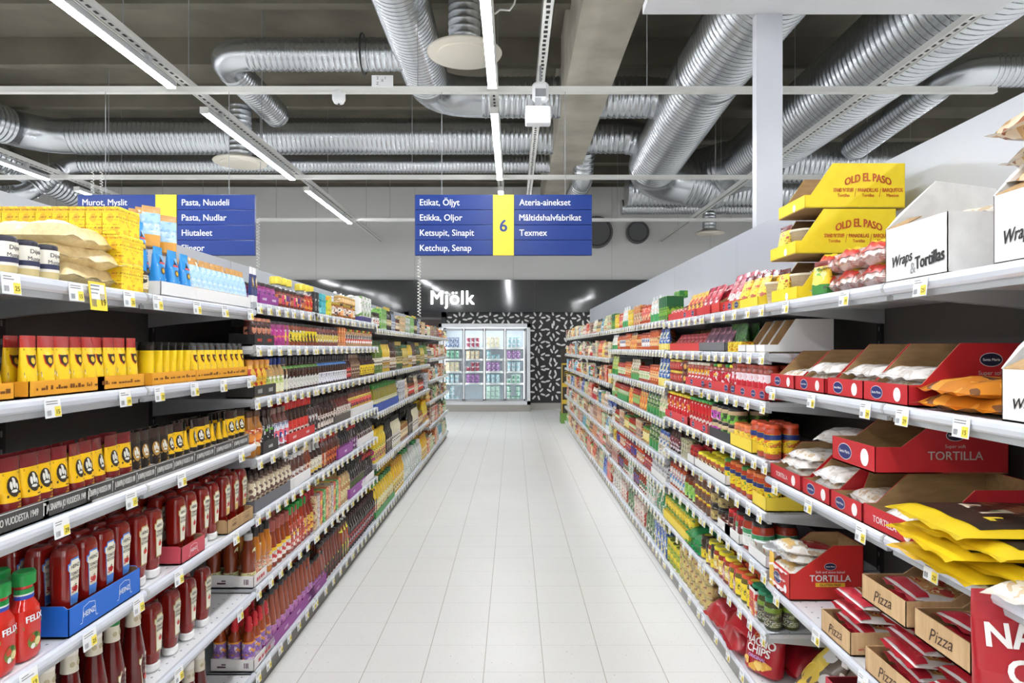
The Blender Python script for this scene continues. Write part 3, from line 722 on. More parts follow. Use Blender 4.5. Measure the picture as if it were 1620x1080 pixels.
def pillow(name, near, w, l, t, m, crimp=None, cat='bag', seed=1, film=None, dec=None):
    """bag lying flat: width along x, length along y"""
    k = Pack(name, cat, near); b = k.part('bag_body'); rr = random.Random(seed); N = 14 if near else 8
    ph = [rr.uniform(0, 6) for _ in range(6)]
    def h(u, v):
        e = max(0, 1 - abs(u) ** 4) ** .5 * max(0, 1 - abs(v) ** 4.5) ** .5
        return e * t * (.5 + .07 * math.sin(5 * u + ph[0]) * math.sin(4 * v + ph[1]) + .05 * math.sin(9 * u + 7 * v + ph[2]))
    def grid(sgn, zoff, mm, u0=-1, u1=1, v0=-1, v1=1):
        vs = []; fs = []
        for i in range(N + 1):
            for j in range(N + 1):
                u, v = u0 + (u1 - u0) * i / N, v0 + (v1 - v0) * j / N; z = t * .5 + sgn * h(u, v) * (1 if sgn > 0 else .96) + zoff - t * .18 * max(abs(u), abs(v)) ** 6
                vs.append((u * w / 2, v * l / 2, z))
        for i in range(N):
            for j in range(N):
                q = i * (N + 1) + j; f = (q, q + N + 1, q + N + 2, q + 1); fs.append(f if sgn > 0 else f[::-1])
        b.add(vs, fs, mm, True)
    grid(1, 0, m); grid(-1, 0, m)
    if crimp:
        c = mat(crimp, .25, coat=.3)
        for sg in (-1, 1):
            b = k.part('crimp')
            vs = []; M = 10
            for j in range(M + 1):
                x = (-1 + 2 * j / M) * w / 2; vs += [(x, sg * l / 2, t * .32), (x, sg * (l / 2 + .018), t * .30 + .005 * math.sin(j * 1.9 + ph[3]))]
            b.add(vs, [(2 * j, 2 * j + 1, 2 * j + 3, 2 * j + 2) for j in range(M)], c, True)
    if dec:
        b = k.part('printed_label')
        for mm, u0, u1, v0, v1 in dec: grid(1, .0016, mat(mm, .35) if isinstance(mm, tuple) else mm, u0, u1, v0, v1)
    return k.done()
def bowl(name, near, r, h, m, lid, cat='tub', lab=None):
    k = Pack(name, cat, near); n = 20 if near else 10
    b = k.part('tub_body'); b.lathe([(r * .78, 0), (r * .8, .003), (r * .97, h * .9), (r, h * .92)], m, n)
    b = k.part('lid'); b.lathe([(r * 1.03, h * .9), (r * 1.04, h * .94), (r * 1.03, h * .99), (r * .9, h), (r * .86, h * .985)], mat(lid, .3), n)
    if lab:
        b = k.part('paper_label'); b.lathe([(r * .855, h * .25), (r * .945, h * .75)], lab, n, caps=False)
    return k.done()
def can(name, near, r, h, m, metalc=(190, 186, 170), cat='can'):
    k = Pack(name, cat, near); n = 22 if near else 12; g = mat(metalc, .3, .8)
    b = k.part('can_body'); b.lathe([(r * .96, 0), (r, .003), (r, .006), (r * .97, .009), (r * .97, h - .009), (r, h - .006), (r, h - .002), (r * .95, h), (r * .93, h - .003)], g, n)
    b = k.part('paper_label'); b.lathe([(r * .975 + .001, .010), (r * .975 + .001, h - .010)], m, n, caps=False)
    return k.done()
KRAFT = noisy((196, 162, 118), (180, 146, 102), 60, .75, stretch=(1, 1, .1), key='kraft')
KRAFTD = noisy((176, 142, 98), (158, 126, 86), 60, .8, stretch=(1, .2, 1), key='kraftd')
def tray(name, w, d, hf, hb, outer, inner=None, yb=.0, yf=-.3, deco=None, near=True, notch=0, cat='display box', label_part=True, back=True):
    """open cardboard display box, low lip in front; side outline falls from the back at yb*d to the lip at yf*d"""
    k = Pack(name, cat, near); O = outer if not isinstance(outer, tuple) else mat(outer, .5); I = inner if inner is not None else KRAFTD; t = .0045
    b = k.part('box_body'); x, y = w / 2, d / 2
    b.box(-x, x, -y, y, 0, t, I)
    b.box(-x, x, -y, -y + t / 2, 0, hf, O); b.box(-x + t / 2, x - t / 2, -y + t / 2, -y + t, t, hf - .0005, I)
    if notch:
        pass
    if back: b.box(-x, x, y - t / 2, y, 0, hb, O); b.box(-x + t / 2, x - t / 2, y - t, y - t / 2, t, hb - .0005, I)
    for sg in (-1, 1):
        for q, mm in ((x - t / 2, O), (x - t, I)):
            e = .0005 if mm is I else 0
            out = [(-y + e, 0), (y - e, 0), (y - e, hb - e), (yb * d, hb - e), (yf * d, hf - e + (hb - hf) * .0), (-y + e, hf - e)]
            b.prism([(sg * q, a, c) for a, c in out], (sg * t / 2, 0, 0), mm)
    if deco: deco(k, w, d, hf, hb)
    return k.done()
def on_front(k, w, d): return lambda x, z, l=.001: (x, -d / 2 - l, z)
def on_near(sg, w): return lambda y, z, l=.001: (sg * (w / 2 + l), sg * y, z)       # side panel at local +x (sg=1) or -x (sg=-1)
# ------------------------------------------------------------------ setting goods out on the shelves
USED = {}
def uniq(l):
    USED[l] = USED.get(l, 0) + 1
    return l
def ypx(side, x): return abs(SIDE[side]['xf']) * FPX / abs(x - CX)
rj = random.Random(77)
GAPS = {}
def run(bay, i, x0, x1, pk, desc, w, d, rows=1, gap=.004, setback=.022, stack=1, sh=0, tray=None, per=4, tdesc=None, jit=.03, lift=0, n=None, rowsp=None, grp=None, skip=0, tilt=None, turn=0):
    """goods of one kind along the shelf between photo columns x0 and x1 (seen at the shelf's front edge)"""
    B = BAYS[bay]; S = SIDE[B['side']]; s = S['s']; z = B['z'][i] + lift; nm = f'{SHN(i, len(B["z"]))} shelf, {B["name"]}'
    ya, yb = sorted((ypx(B['side'], x0), ypx(B['side'], x1)))
    ya, yb = max(ya, B['y'][0] + .01), min(yb, B['y'][-1] - .01)
    step = w + gap; m = n or max(1, int((yb - ya + gap) / step))
    if n is None and m > 1: step = (yb - ya - w) / (m - 1)
    g = grp or f'{desc}s, {nm}'; room = (B['z'][i - 1] - z - .062) if i else 9
    if tray:
        nt = max(1, round(m / per))
        for k in range(nt):
            c0, c1 = k * m // nt, (k + 1) * m // nt; L = (c1 - c0 - 1) * step + w + .010
            yc = ya + w / 2 + (c0 + c1 - 1) / 2 * step
            tp = tray(L - .002); dd = tp.depth
            place(tp, (S['xf'] + s * (setback - .008 + dd / 2), yc, z), S['rz'], f'{nth(k)} {tdesc}, {nm}' if nt > 1 else f'{tdesc}, {nm}', f'{tdesc}s, {nm}')
        z += .005
    for r in range(skip, rows):
        for k in range(m):
            for st in range(stack):
                y = ya + w / 2 + k * step + rj.uniform(-.002, .002); x = S['xf'] + s * (setback + d / 2 + r * (rowsp or d + .006)) + rj.uniform(-.002, .002)
                if r and abs(x) > abs(S['xb']) - d / 2 - .03: continue
                q = pk[(k + st) % len(pk)] if isinstance(pk, list) else pk
                ro = '' if rows - skip == 1 else (', front-row', ', second-row', ', third-row', ', fourth-row')[r]
                if stack > 1: ro = (', bottom-tier', ', second-tier', ', third-tier')[st] + ro.replace(',', '')
                lab = f'{nth(k)} {desc}{ro}, {nm}' if m > 1 else f'{desc}{ro}, {nm}'
                o = place(q, (x, y, z + st * sh), S['rz'] + turn + rj.uniform(-jit, jit), uniq(lab), g, tilt)
                if i and st == 0 and q.height > room: o.scale[2] = room / q.height       # a lower pack where the shelf above is close
def tr(outer, hf=.05, hb=None, d=.2, inner=None, name='display_tray', deco=None, yb=.1, yf=-.2, near=True):
    cache = {}
    def f(L):
        key = round(L, 3)
        if key not in cache:
            cache[key] = tray(name, L, d, hf, hb or hf, outer, inner, yb, yf, deco, near); cache[key].depth = d
        return cache[key]
    return f
# ------------------------------------------------------------------ LEFT SIDE, near bay
P = printed
def front_text(words, ink, z, rep=1, oval=None):
    """deco maker: writing (and ovals) on the lip of a display box"""
    def f(k, w, d, hf, hb):
        b = k.part('lettering'); y = -d / 2 - .0012; m = mat(ink, .5)
        for r in range(rep):
            cx = -w / 2 + w * (r + .5) / rep; s = words[0][1]; u = min(.03, w / rep * .35); x = -u
            for q in (.34, .22, .4, .3, .46): b.quad((cx + x, y, z), (cx + x + u * q * .8, y, z), (cx + x + u * q * .8, y, z + s * (.6 + q)), (cx + x, y, z + s * (.6 + q)), m); x += u * q * 1.1
    return f
# top shelf
DIJ = jar('mustard_jar', True, .031, .092, (226, 208, 150), (44, 44, 60), mat((238, 234, 222), .5), .22, .84, words=[('Dijon', .011), ('Mustard', .010)], ink=(60, 58, 60), band=(50, 52, 84))
for r in range(2):
    for k in range(3): place(DIJ, (-1.232 - .068 * r, 1.60 + .073 * k, 1.797), PI / 2 + rj.uniform(-.1, .1), f'{nth(k)} pale mustard jar with navy lid on the near left top shelf, {("front-row", "second-row")[r]}', 'navy-lidded mustard jars')
bagm = noisy((236, 218, 170), (222, 198, 146), 60, .3, bump=.15, key='mustardflour')
BAG = pillow('flour_bag', True, .27, .21, .072, bagm, (232, 214, 170), 'bag', 4)
for k, (dy, a) in enumerate(((0, .05), (-.01, -.12), (-.02, .1))):
    place(BAG, (-1.325, 1.935 + dy, 1.797 + k * .052), PI / 2 + a, f'{("bottom", "middle", "topmost")[k]} ivory mustard flour bag of the stack on the near left top shelf', 'mustard flour bags')
YB2 = carton('mustard_carton', True, .058, .05, .085, P((250, 224, 50), (248, 216, 44), (240, 190, 50), (190, 130, 40), 3, lines=.011), band=(244, 208, 44), bz=(.76, .84))
for st in range(3):
    for rw in range(8):
        for k in (0, 1):
            if k and rw > 4: continue
            place(YB2, (-1.225 - .0515 * rw - (.012 if st == 2 else 0), 2.065 + .060 * k, 1.797 + .086 * st), PI / 2 + rj.uniform(-.02, .02), f'{nth(rw, "from the front") if rw else "front"} small yellow carton, {("bottom", "middle", "top")[st]} layer, {("near", "far")[k]} column beside the ivory bags', 'stacked yellow mustard cartons')
run('L1', 0, 236, 258, jar('mustard_jar', True, .028, .075, (200, 170, 110), (60, 44, 34), P((230, 220, 190), (120, 80, 50), (60, 50, 44), seed=5), .2, .8), 'brown mustard jar beside small yellow cartons', .056, .056, n=1)
SKY = P((176, 212, 236), (200, 226, 240), (150, 196, 230), (230, 240, 248), 7, lines=.02)
SKP = pouch('mustard_pouch', True, .068, .04, .185, SKY, (214, 160, 90), (232, 164, 60))
SKP = pouch('mustard_pouch', True, .062, .03, .142, SKY, (214, 160, 90), (232, 164, 60))
for k, (x, y, zz) in enumerate(((-1.255, 2.30, 1.968), (-1.292, 2.325, 1.968), (-1.329, 2.35, 1.968), (-1.366, 2.375, 1.968), (-1.27, 2.44, 1.963), (-1.31, 2.47, 1.963))): place(SKP, (x, y, zz), PI / 2 - .75 + rj.uniform(-.1, .1), f'{nth(k, "from the aisle") if k else "aisle-side"} pale blue and orange pouch standing upon the bright blue pouches', 'pale blue pouches on top')
def logo_pouch():
    k = Pack('mustard_pouch', 'packet', True); w, d, h = .06, .045, .165; q = w / 2; m = SHEEN((40, 148, 226)); t = mat((60, 160, 230), .2, coat=.4)
    secs = [(0, q * .86, d * .44, 3.2, m), (h * .3, q * .96, d * .5, 2.6, m), (h * .62, q * .98, d * .36, 2.2, m), (h * .84, q, d * .12, 2.2, t), (h * .93, q, .002, 2.2, t), (h, q, .0014, 2.2, t)]
    b = k.part('pouch_body'); loft(b, secs, 20); f = front(secs, .0015); f2 = front(secs, .002); b = k.part('printed_label'); W_ = mat((236, 240, 244), .4)
    decal(b, [(-q * .8, h * .6), (q * .8, h * .6), (q * .8, h * .64), (-q * .8, h * .64)], f, W_)
    decal(b, [(-q * .6, h * .66), (q * .7, h * .66), (q * .2, h * .72), (0, h * .82), (-q * .2, h * .72)], f, BLACK); decal(b, [(-q * .5, h * .645), (q * .6, h * .645), (q * .6, h * .685), (-q * .5, h * .685)], f2, mat((214, 50, 40), .4))
    decal(b, disc_pts(0, h * .5, q * .4), f, mat((110, 70, 30), .4)); decal(b, disc_pts(0, h * .5, q * .25), f2, mat((226, 190, 60), .4))
    for z in (.22, .27, .32): decal(b, [(-q * .7, h * z), (q * .7, h * z), (q * .7, h * (z + .022)), (-q * .7, h * (z + .022))], f, W_)
    return k.done()
WTR = tr((240, 240, 240), .05, .05, .25, inner=mat((236, 236, 234), .5), deco=None)
LGP = logo_pouch()
place(LGP, (-1.24, 2.195, 1.873), PI / 2, 'bright blue mustard pouch standing on the brown mustard jar')
run('L1', 0, 262, 316, LGP, 'bright blue mustard pouch in white tray', .06, .045, rows=3, tray=WTR, per=9, tdesc='white cardboard tray of blue pouches')
run('L1', 0, 317, 402, pouch('mustard_pouch', True, .047, .055, .16, SKY, (214, 160, 90), (236, 166, 56)), 'pale blue and orange pouch', .043, .055, rows=2, n=11, tray=WTR, per=20, tdesc='white cardboard tray of orange pouches', jit=.12)
# second shelf: yellow tubes in orange trays
YT = (246, 208, 30); T1 = tube('mustard_tube', True, .056, .152, YT, (176, 40, 34), YT)
def small_print(k, w, d, hf, hb):
    b = k.part('lettering'); i = mat((120, 70, 20), .5)
    y = -d / 2 - .001; x = -w * .42; rr = random.Random(int(w * 1000))
    while x < w * .4:
        q = rr.uniform(.004, .016); h_ = rr.choice((.005, .006, .011)); b.quad((x, y, hf * .42), (x + q, y, hf * .42), (x + q, y, hf * .42 + h_), (x, y, hf * .42 + h_), i); x += q + rr.choice((.002, .003, .012))
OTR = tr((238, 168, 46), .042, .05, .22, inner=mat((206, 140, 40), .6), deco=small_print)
run('L1', 1, -36, 60, T1, 'yellow mustard tube turned edge-on, red crimp', .042, .05, rows=2, n=3, turn=.9, tray=OTR, per=6, tdesc='nearest orange mustard tray', setback=.03)
run('L1', 1, 62, 165, T1, 'yellow mustard tube with red crimp', .056, .038, rows=2, n=5, tray=OTR, per=5, tdesc='orange mustard tray under five red-crimped tubes', setback=.03, jit=.12)
run('L1', 1, 168, 250, T1, 'red-crimped yellow tube past the middle tray', .056, .038, rows=2, n=4, tray=OTR, per=4, tdesc='orange mustard tray before the black-tipped tubes', setback=.03, jit=.12)
T2 = tube('mustard_tube', True, .05, .14, YT, (34, 32, 30), YT)
run('L1', 1, 252, 318, T2, 'yellow tube seen edge-on with black tip', .046, .05, rows=2, n=6, turn=PI / 2, tray=OTR, per=3, tdesc='orange tray of black-tipped tubes', setback=.03)
run('L1', 1, 320, 396, T2, 'yellow tube with black crimp', .05, .034, rows=2, n=9, tray=OTR, per=5, tdesc='orange tray of black-crimped tubes', setback=.03)
# third shelf: ship tubes in charcoal trays
YO = (240, 190, 20); S1 = tube('mustard_tube', True, .062, .168, YO, (112, 28, 34), (120, 28, 32), motif='ship', bf=.36); S2 = tube('mustard_tube', True, .056, .16, (34, 31, 28), (40, 38, 36), (30, 28, 26), motif='ship'); S3 = tube('mustard_tube', True, .054, .16, YO, (30, 28, 26), (36, 32, 28), motif='ship', bf=.36)
def old_print(big):
    def f(k, w, d, hf, hb):
        b = k.part('lettering'); W_ = mat((214, 214, 210), .5)
        b.text('JA SINAPPIA JO VUODESTA 1949', (-w * .05, -d / 2 - .001, hf * .36), (1, 0, 0), (0, 0, 1), hf * .36, W_, bold=.02, fit=w * .8)
        b.box(w * .42, w * .43, -d / 2 - .0012, -d / 2 - .0004, hf * .2, hf * .85, W_); b.box(w * .43, w * .455, -d / 2 - .0012, -d / 2 - .0004, hf * .7, hf * .82, W_)
        b.box(-w / 2 + .004, w / 2 - .004, -d / 2 - .001, -d / 2 - .0004, hf * .92, hf * .96, W_)
    return f
CTR = tr((70, 69, 68), .05, .06, .22, inner=mat((224, 222, 216), .6), deco=old_print(1))
run('L1', 2, -40, 76, S1, 'yellow ship mustard tube with maroon crimp', .062, .042, rows=2, n=4, tray=CTR, per=4, tdesc='nearest charcoal mustard tray with white lettering', setback=.03, jit=.1)
run('L1', 2, 84, 148, S1, 'maroon-crimped tube in second charcoal tray', .06, .042, rows=2, n=3, tray=CTR, per=3, tdesc='second charcoal mustard tray with white lettering', setback=.03, jit=.25)
run('L1', 2, 150, 226, S1, 'maroon-crimped tube before the black tubes', .06, .042, rows=2, n=4, tray=CTR, per=2, tdesc='charcoal tray under the maroon-crimped tubes', setback=.03, jit=.35)
run('L1', 2, 228, 282, S2, 'black ship mustard tube', .054, .04, rows=2, n=4, tray=CTR, per=2, tdesc='charcoal tray of black tubes', setback=.03, jit=.3)
run('L1', 2, 284, 394, S3, 'yellow ship tube with black crimp and base', .052, .04, rows=2, n=12, tray=CTR, per=3, tdesc='charcoal tray of black-based yellow tubes', setback=.03, jit=.5)
# fourth shelf: ketchup
FX = felix('ketchup_bottle', True)
for k, (x, y) in enumerate(((-1.235, 1.675), (-1.235, 1.592), (-1.305, 1.68), (-1.305, 1.597))): place(FX, (x, y, .84), PI / 2 + rj.uniform(-.1, .1), f'bright red ketchup bottle with green cap, {("front, next to the blue box", "front, nearest the camera", "behind, next to the blue box", "behind, nearest the camera")[k]}', 'green-capped ketchup bottles')
K5 = squeeze('ketchup_bottle', True, (70, 130, 214), (70, 130, 214)); K1 = squeeze('ketchup_bottle', True, (196, 170, 100)); K2 = squeeze('ketchup_bottle', True, (196, 170, 100), (226, 190, 110))
def heinz(rep, ink, oval=False):
    def f(k, w, d, hf, hb):
        b = k.part('lettering'); m = mat(ink, .5)
        for r in range(rep):
            cx = -w / 2 + w * (r + .5) / rep; y = -d / 2 - .001; u = min(.03, w / rep * .3)
            b.text('HEINZ', (cx, y, hf * .42), (1, 0, 0), (0, 0, 1), hf * .2, m, bold=.02, fit=u * 1.7)
            for a, c in (((-1.3, .25), (-1, .25)), ((-1, .25), (-.85, .78)), ((-.85, .78), (0, .86)), ((0, .86), (.85, .78)), ((.85, .78), (1, .25)), ((1, .25), (1.3, .25))):
                p0, p1 = Vector((cx + a[0] * u, y, a[1] * hf)), Vector((cx + c[0] * u, y, c[1] * hf)); q = Vector((0, 0, .0009)) if abs(p0.z - p1.z) < .02 else Vector((.0009, 0, 0))
                b.quad(p0 - q, p1 - q, p1 + q, p0 + q, m)
    return f
def put_tray(bay, i, y0, y1, pk_args, label, group='open cardboard display boxes', setback=.012, lift=0, name='display_box'):
    S = SIDE[bay[0]]; w = abs(y1 - y0); pk = tray(name, w, *pk_args[0], **pk_args[1]); d = pk_args[0][0]
    return place(pk, (S['xf'] + S['s'] * (setback + d / 2), (y0 + y1) / 2, BAYS[bay]['z'][i] + lift), S['rz'], label, group)
def grid_of(bay, i, pk, y0, step, n, rows, d, desc, setback=.03, lift=.005, grp=None, jit=.05):
    S = SIDE[bay[0]]
    for r in range(rows):
        for k in range(n):
            place(pk, (S['xf'] + S['s'] * (setback + d / 2 + r * (d + .012)), y0 + step * (k + .5), BAYS[bay]['z'][i] + lift), S['rz'] + rj.uniform(-jit, jit), uniq(f'{nth(k)} {desc}' + (('', ', second-row', ', third-row', ', fourth-row')[r])), grp or desc)
put_tray('L1', 3, 1.78, 2.12, ((.30, .078, .085, (24, 104, 206)), dict(inner=mat((120, 96, 70), .7), yb=-.45, yf=-.48, deco=heinz(2, (226, 234, 244)))), 'bright blue ketchup display box on the near left fourth shelf')
grid_of('L1', 3, K5, 1.79, .082, 4, 4, .056, 'blue-labelled ketchup bottle standing in the bright blue box')
grid_of('L1', 3, K1, 2.135, .09, 2, 3, .056, 'loose ketchup bottle between blue and pink boxes', lift=0)
put_tray('L1', 3, 2.385, 2.565, ((.28, .06, .065, (206, 78, 92)), dict(inner=mat((150, 120, 90), .7), yb=-.45, yf=-.48, deco=heinz(1, (240, 220, 224)))), 'pink ketchup display box on the near left fourth shelf')
grid_of('L1', 3, K1, 2.39, .085, 2, 4, .056, 'cream-labelled ketchup bottle standing in the pink box')
grid_of('L1', 3, K1, 2.58, .088, 2, 3, .056, 'ketchup bottle between pink and kraft boxes', lift=0)
put_tray('L1', 3, 2.77, 3.04, ((.28, .055, .06, KRAFT), dict(yb=-.45, yf=-.48, deco=heinz(2, (120, 90, 60)))), 'kraft ketchup display box at the far end of the near left fourth shelf')
grid_of('L1', 3, K2, 2.775, .087, 3, 3, .056, 'ketchup bottle with yellow label foot in the kraft box')
# fifth and bottom shelves
KG = ketchup_glass('ketchup_bottle', True); KV = ketchup_glass('ketchup_bottle', True, (30, 130, 60), veg=True)
S = SIDE['L']
for r in range(2):
    for k in range(6):
        place(KV if k == 4 else KG, (-1.18 - .065 - r * .085, 1.665 + .1 * k + .012 * math.sin(k * 3), .50), S['rz'] + rj.uniform(-.15, .15), uniq(f'{nth(k)} tapered ketchup bottle with paper neck band, fifth shelf' + (', second-row' if r else '')), 'tapered ketchup bottles on the fifth shelf')
grid_of('L1', 4, K1, 2.25, .125, 4, 2, .07, 'upside-down ketchup bottle on white cap, near left fifth shelf', lift=0, setback=.045)
for r in range(2):
    for k in range(6):
        place(KV if k == 2 else KG, (-1.18 - .07 - r * .09, 2.12 + .105 * k + .012 * math.sin(k * 2), .128), S['rz'] + rj.uniform(-.2, .2), uniq(f'{nth(k)} tapered ketchup bottle on the near left bottom shelf' + (', second-row' if r else '')), 'tapered ketchup bottles on the bottom shelf')

# ------------------------------------------------------------------ LEFT SIDE, second bay
N = True
B2 = 'L2'
def J(lid, glass, a, b_, c, seed, r=.029, h=.098, near=True, **kw): return jar(kw.pop('name', 'sauce_jar'), near, r, h, glass, lid, P(a, b_, c, seed=seed), **kw)
run(B2, 0, 407, 415, tube('sauce_tube', N, .04, .165, (34, 52, 110), (240, 240, 240), (236, 236, 236), motif='ship'), 'navy and white tube', .04, .03, n=2)
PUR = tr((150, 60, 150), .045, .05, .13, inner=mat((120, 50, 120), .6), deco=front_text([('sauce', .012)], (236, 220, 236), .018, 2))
run(B2, 0, 416, 448, J((60, 50, 50), (150, 60, 120), (186, 90, 176), (230, 200, 226), (120, 50, 130), 11), 'violet sauce jar in violet tray', .058, .058, n=4, tray=PUR, per=4, tdesc='violet tray of violet jars', rows=2)
MJ = [J((56, 40, 34), (120, 50, 40), a, b_, c, s) for a, b_, c, s in (((200, 110, 70), (240, 230, 220), (90, 30, 60), 12), ((220, 60, 110), (250, 220, 150), (60, 30, 60), 13), ((96, 40, 110), (236, 230, 226), (230, 120, 60), 14))]
run(B2, 0, 449, 486, MJ, 'dark-lidded chutney jar with colourful label', .058, .058, n=7, rows=2)
run(B2, 0, 487, 502, J((150, 40, 30), (190, 80, 40), (230, 150, 50), (200, 40, 40), (250, 220, 120), 15), 'orange and red chutney jar', .06, .058, n=3, rows=2)
GR = bottle('dressing_bottle', N, .042, .22, (150, 152, 156), (232, 214, 70), P((60, 60, 64), (200, 204, 210), (220, 220, 224), seed=16), 'oil', .1, .7, .80, caps=2.0)
for k in (0, 1, 2, 5, 6, 7): place(GR, (-1.44, 4.02 + .092 * k, 1.83), PI / 2, uniq(f'{nth(k)} grey bottle with broad yellow cap behind the chutney jars'), 'yellow-capped bottles behind the jars')
BX = lambda c, a, b_, s, w=.05, h=.13, near=True, **kw: carton(kw.pop('name', 'sauce_carton'), near, w, .06, h, P(c, a, b_, seed=s), **kw)
run(B2, 0, 503, 513, BX((44, 44, 46), (230, 230, 226), (90, 90, 92), 17), 'black and white carton', .05, .06, n=2)
run(B2, 0, 514, 525, BX((80, 190, 200), (150, 220, 224), (40, 140, 160), 18), 'turquoise carton', .05, .06, n=2)
run(B2, 0, 526, 532, BX((220, 210, 70), (120, 190, 70), (240, 160, 50), 19), 'yellow and green carton', .06, .06, n=1)
AJ = [J((176, 150, 60), (150, 96, 40), (236, 228, 214), (200, 110, 50), (70, 50, 60), 20 + k, r=.034, h=.1, near=False) for k in range(3)] + [J((60, 50, 40), (170, 110, 60), (240, 180, 120), (240, 236, 226), (180, 90, 40), 24, r=.034, h=.1, near=False)]
run(B2, 0, 533, 575, AJ, 'amber jar with gold lid', .068, .068, n=9, rows=2, stack=1)
run(B2, 0, 546, 575, jar('sauce_jar', False, .034, .06, (176, 130, 70), (190, 160, 90), P((226, 190, 130), (150, 100, 50), (240, 230, 210), seed=27)), 'squat amber jar stacked on the front jars', .068, .068, n=6, lift=.1)
run(B2, 0, 576, 594, carton('sauce_carton', N, .12, .12, .2, P((238, 238, 236), (226, 228, 226), (120, 160, 80), (60, 60, 60), 26, big=3), strip=(70, 60, 120)), 'tall white carton', .12, .12, n=3, rows=2)
# second shelf
BTR = tr((40, 40, 42), .05, .055, .12, inner=mat((60, 56, 54), .6), deco=front_text([('BBQ', .014)], (200, 60, 50), .018, 2))
h2 = .125
run(B2, 1, 408, 424, J((224, 150, 120), (80, 40, 34), (90, 40, 36), (226, 150, 120), (40, 34, 32), 30, h=h2), 'brown jar with peach lid in black tray', .058, .058, n=4, tray=BTR, per=4, tdesc='black tray of peach-lidded jars')
run(B2, 1, 425, 432, J((60, 40, 40), (150, 80, 90), (236, 220, 214), (90, 50, 140), (220, 120, 120), 31, h=h2), 'cream and violet jar', .058, .058, n=2)
run(B2, 1, 433, 455, J((60, 44, 44), (170, 60, 130), (208, 60, 160), (240, 200, 230), (236, 130, 90), 32, h=h2), 'magenta sauce jar', .058, .058, n=5, rows=2)
run(B2, 1, 456, 483, J((50, 44, 40), (150, 70, 40), (240, 216, 60), (236, 236, 226), (60, 50, 40), 33, h=h2), 'dark-lidded jar with yellow label', .058, .058, n=6, rows=2)
run(B2, 1, 484, 508, J((56, 50, 40), (140, 60, 40), (238, 220, 40), (70, 60, 40), (120, 30, 50), 34, h=h2, near=False), 'bright yellow banded jar', .058, .058, n=6, rows=2)
run(B2, 1, 509, 540, J((50, 46, 44), (130, 70, 60), (220, 196, 90), (96, 40, 80), (240, 236, 230), 35, h=h2, near=False), 'maroon and yellow jar', .056, .056, n=10, rows=2)
run(B2, 1, 541, 552, BX((236, 140, 70), (246, 190, 120), (220, 90, 50), 36, near=False), 'orange carton', .06, .06, n=3)
run(B2, 1, 553, 594, [J(l, (190, 150, 110), (238, 238, 234), (90, 90, 80), (200, 70, 50), 37, h=h2, near=False, r=.032) for l in ((200, 60, 40), (60, 130, 60), (230, 200, 60))], 'white-labelled jar with bright lid', .066, .066, n=13, rows=2)
# third shelf
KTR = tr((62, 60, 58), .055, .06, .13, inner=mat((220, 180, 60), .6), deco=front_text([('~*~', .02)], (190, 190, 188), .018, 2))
run(B2, 2, 408, 432, bottle('sauce_bottle', N, .032, .17, (240, 176, 50), (236, 160, 60), P((246, 196, 60), (206, 60, 40), (250, 226, 120), seed=40), 'curvy', .15, .75), 'yellow bottle with red label print', .064, .064, n=4, tray=KTR, per=4, tdesc='charcoal tray of yellow bottles', rows=2)
run(B2, 2, 433, 456, bottle('soy_bottle', N, .027, .185, (196, 160, 110), (34, 54, 130), P((236, 236, 200), (190, 210, 120), (240, 240, 230), seed=41), 'wine', .04, .5, .8), 'pale sauce bottle with blue cap', .054, .054, n=5, rows=2)
run(B2, 2, 457, 502, bottle('soy_bottle', N, .0265, .19, (58, 32, 22), (40, 34, 30), P((234, 234, 228), (30, 30, 30), (240, 240, 236), seed=42, big=1.4), 'wine', .06, .42, .8, neck=(.66, .74, (110, 160, 80))), 'brown soy bottle with green neck band', .053, .053, n=11, rows=2)
run(B2, 2, 503, 547, bottle('soy_bottle', N, .0265, .19, (52, 30, 24), (36, 34, 34), P((232, 234, 240), (40, 60, 130), (34, 50, 110), seed=43, big=1.4), 'wine', .06, .42, .8, neck=(.66, .75, (90, 140, 206))), 'brown soy bottle with blue neck band', .053, .053, n=14, rows=2)
run(B2, 2, 548, 559, bottle('soy_bottle', False, .03, .2, (70, 26, 24), (60, 24, 24), P((210, 60, 60), (60, 30, 30), (230, 150, 140), seed=44), 'sauce', .1, .5), 'dark red soy bottle', .06, .06, n=4)
run(B2, 2, 560, 573, bottle('soy_bottle', False, .03, .19, (120, 84, 60), (150, 120, 100), P((170, 140, 110), (90, 60, 44), (210, 200, 180), seed=45), 'slim', .1, .6), 'tan sauce bottle', .06, .06, n=5)
run(B2, 2, 574, 594, bottle('soy_bottle', False, .03, .17, (60, 30, 24), (50, 40, 36), P((240, 210, 50), (190, 40, 40), (90, 30, 40), seed=46), 'sauce', .1, .55), 'brown bottle with yellow label', .06, .06, n=9, rows=2)
